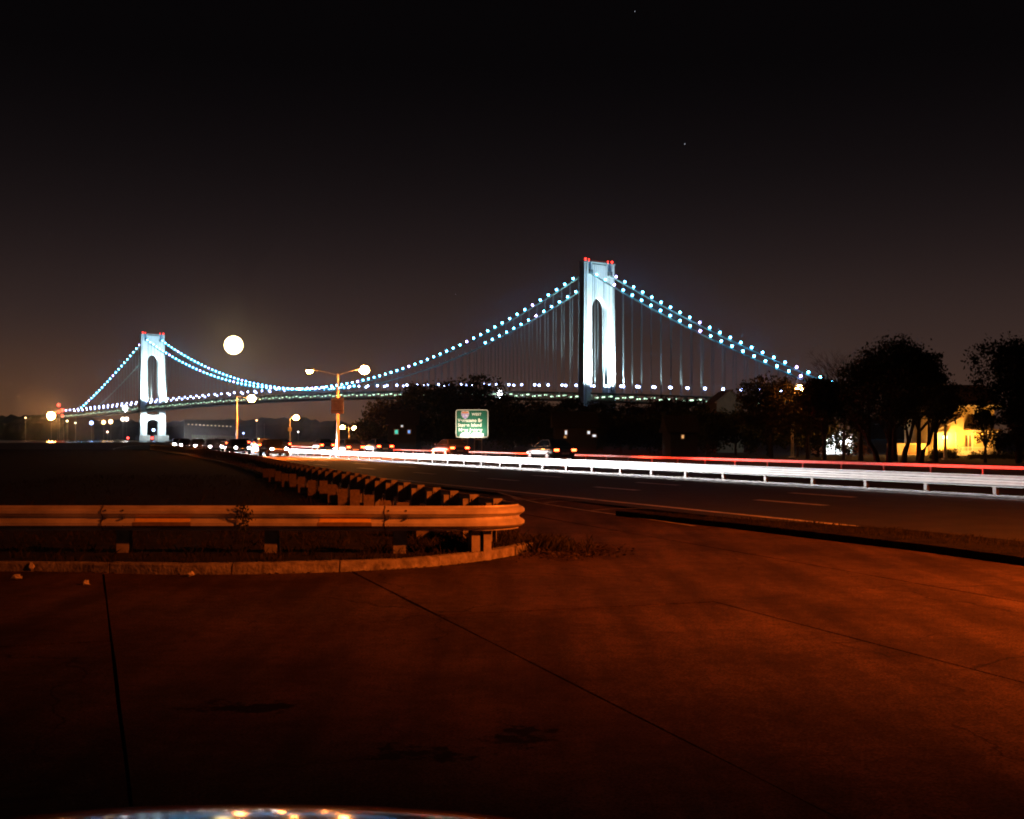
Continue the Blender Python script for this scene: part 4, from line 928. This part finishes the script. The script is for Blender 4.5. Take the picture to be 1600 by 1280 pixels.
# small houses with lit windows in the belt
def cottage(u0, u1, v0, yy, label, wins, col):
    k = yy/F; X = lambda u: (u-CX)*k; Z = lambda v: EYE+(HV-v)*k
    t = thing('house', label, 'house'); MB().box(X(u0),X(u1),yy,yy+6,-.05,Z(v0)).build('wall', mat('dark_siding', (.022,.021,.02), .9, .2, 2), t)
    MB().add([(X(u0)-.3,yy-.3,Z(v0)),(X(u1)+.3,yy-.3,Z(v0)),(X(u1)+.3,yy+3,Z(v0)+1.5),(X(u0)-.3,yy+3,Z(v0)+1.5),(X(u0)-.3,yy+6.3,Z(v0)),(X(u1)+.3,yy+6.3,Z(v0))], [(0,1,2,3),(3,2,5,4),(0,3,4),(1,5,2),(0,4,5,1)]).build('roof', mat('tar_roof', (.018,.017,.016), .95, .3, 2), t)
    for (a, b, c, d), g_ in wins: window(t, X(a), X(b), Z(d), Z(c), yy-.003, g_, False)
GW, GO, GC, GB = glow('window_white', (.9,.95,1), 1.2, False), glow('window_orange', (1,.5,.18), .9, False), glow('window_green', (.10,.75,.55), .9, False), glow('window_blue', (.2,.45,1), 1.0, False)
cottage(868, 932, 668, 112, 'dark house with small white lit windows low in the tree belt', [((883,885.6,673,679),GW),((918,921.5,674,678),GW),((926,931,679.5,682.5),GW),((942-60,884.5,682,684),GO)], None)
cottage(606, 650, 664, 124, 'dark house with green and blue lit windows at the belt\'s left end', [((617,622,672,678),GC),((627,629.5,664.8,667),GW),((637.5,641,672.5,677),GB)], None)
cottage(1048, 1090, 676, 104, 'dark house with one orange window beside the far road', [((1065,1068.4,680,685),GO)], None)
# the orange lamp shining through leaves, and the lamp over the yellow house
Y = 99; t = street_lamp('orange street lamp burning inside the tree right of the cable end', (1238-800)*Y/F, Y, 5.4, [(.3,.3)], 0, bowl=.32)
lamp('lamp_light', 'POINT', ((1240-800)*Y/F, Y-4.0, 5.1), 1700, (1,.30,.04), None, .2).name = 'leaf_lamp_light'
bpy.data.objects['leaf_lamp_light'].parent = t; bpy.data.objects['leaf_lamp_light'].location = (.3,-4.6,4.9)
Y = 90; street_lamp('thin pole with a small orange lamp above the yellow house', (1477-800)*Y/F, Y, 5.4, [(-.35,.3)], 0, bowl=.20)

# ------------------------------------------------------------------ far shore
def shore_lamp(u, v, yy, r_px, col, label, strength=24, name='shore_lamp', zb=-4):
    p = at(u, v, yy); t = thing(name, label, 'lamp', (p.x, p.y, zb)); h = p.z-zb; r_ = r_px*yy/F
    MB().tube([(0,0,-.5),(0,0,h)], .35, 5).build('pole', M_pole, t)
    MB().ball((0,-.5,h), r_, 12, 8).build('lamp_globe', glow('shore_'+'_'.join(str(round(c*100)) for c in col)+'_%d' % strength, col, strength, False), t)
    return t
big = shore_lamp(80, 650, 2600, 6.0, (1,.42,.11), 'very bright orange-white floodlight at the far left end of the bridge', 160)
for u, v, r_, col, lb in ((143,661,3.0,(.35,.5,1),'blue lamp on the far shore under the bridge end'),(162,660,3.2,(1,.55,.2),'left one of two orange lamps on the far shore'),(173,659,3.4,(1,.6,.25),'right one of two orange lamps on the far shore'),
    (192,655,3.0,(1,.8,.6),'left lamp of a warm white pair below the roadway'),(198,655,3.0,(1,.82,.65),'right lamp of a warm white pair below the roadway'),(168,675,1.6,(.6,.35,.25),'dim pinkish lamp low on the far shore'),
    (40,653,1.0,(1,.6,.3),'tiny orange lamp on the hill at the far left'),(105,658,1.2,(.9,1,.7),'tiny greenish lamp near the bright floodlight'),(118,661,1.0,(.9,1,.7),'tiny pale lamp left of the blue shore lamp'),
    (401,657,1.2,(1,.45,.2),'tiny orange lamp on the wooded hill right of the far tower'),(380.5,677,1.3,(.3,.4,1),'tiny blue lamp at the water below the hill'),(240,672,2.2,(.4,.6,1),'blue lamp inside the arch of the far tower base'),
    (466,675,1.0,(.9,.85,.7),'tiny white lamp right of the small square sign')):
    shore_lamp(u, v, 2440 if u == 240 else 2650, r_, col, lb, 9)
shore_lamp(200, 684.5, 1400, 1.9, (1,.05,.04), 'red lamp low on the water left of the far tower foot', 8, 'low_red_lamp'); shore_lamp(238, 684.5, 1400, 2.1, (1,.05,.04), 'red lamp low on the water under the far tower arch', 8, 'low_red_lamp')  # poles added in the water to hold the low red lights
def mast(u, vt, label):
    p = at(u, vt, 2750); t = thing('radio_mast', label, 'mast', (p.x, p.y, 0)); h = p.z
    mb = MB()
    for dx, dy in ((-1.5,0),(1.5,0),(0,2)): mb.bar((dx*2,dy*2,-5),(dx*.3,dy*.3,h), .5)
    for k in range(9): z = h*k/9; w = 3*(1-k/9)+.45; mb.bar((-w,0,z),(w,0,z+h/18), .35)
    mb.build('lattice', M_darksteel, t)
    MB().ball((0,-1,h), 3.4, 8, 6).build('beacon', glow('beacon_red', (1,.03,.02), 9, False), t); MB().ball((0,-1.5,h*.80), 2.6, 8, 6).build('beacon', glow('beacon_red', (1,.03,.02), 9, False), t)
mast(92, 633, 'taller thin mast with red lights by the bridge end'); mast(98, 641, 'shorter thin mast with red lights beside the taller one')
# long low waterfront building with a row of lit windows
Yw = 3000.0; k = Yw/F
wb = thing('waterfront_building', 'long dark waterfront building with a row of small lit windows', 'building')
ang = math.atan2((667-663)*k, 71*k)
xa, xb = (288-CX)*k, (368-CX)*k
MB().box(xa, xb, Yw, Yw+30, -5, EYE+(HV-657)*k).build('wall', mat('dark_brick', (.05,.045,.04), .9, .2, .1), wb)
MB().box(xa-1, xb+1, Yw-1, Yw+31, EYE+(HV-657)*k, EYE+(HV-656)*k).build('roof', M_roof, wb)
for i in range(12):
    u = 294.5+i*6.0; v = 663.2+i*.3; x = (u-CX)*k; z = EYE+(HV-v)*k
    f = MB().box(x-1.9,x+1.9,Yw-.5,Yw-.004,z-1.5,z+1.5).build('window', M_wtrim, wb); MB().box(x-1.5,x+1.5,Yw-.8,Yw-.505,z-1.2,z+1.2).build('pane', glow('row_window', (1,.78,.42), .75, False), f)
# pale slatted barrier at the water's edge
Yb = 310.0; k = Yb/F
fb = thing('fence', 'pale green slatted barrier at the water below the wooded hill', 'fence')
for i in range(22):
    u = 301+i*3.7; x = (u-CX)*k; MB().box(x-.24,x+.24,Yb,Yb+.06,-.05,EYE+(HV-(679.5+.1*i))*k).build('slat', mat('pale_green_boards', (.22,.26,.20), .9, .2, 2), fb)
MB().box((300-CX)*k,(380-CX)*k,Yb+.065,Yb+.16,.4,.6).build('rail', M_darksteel, fb)
HAZE = 0.00004
if HAZE:
    hz_ = MB().box(-5200,5200,-330,4600,-7.5,228).build('haze', M_water, kind='stuff')
    m = bpy.data.materials.new('night_haze'); m.use_nodes = True; t = m.node_tree; t.nodes.clear()
    o = t.nodes.new('ShaderNodeOutputMaterial'); v = t.nodes.new('ShaderNodeVolumePrincipled'); v.inputs['Density'].default_value = HAZE; v.inputs['Color'].default_value = (.9,.9,.92,1); v.inputs['Anisotropy'].default_value = .97
    t.links.new(v.outputs[0], o.inputs['Volume']); hz_.data.materials.clear(); hz_.data.materials.append(m)
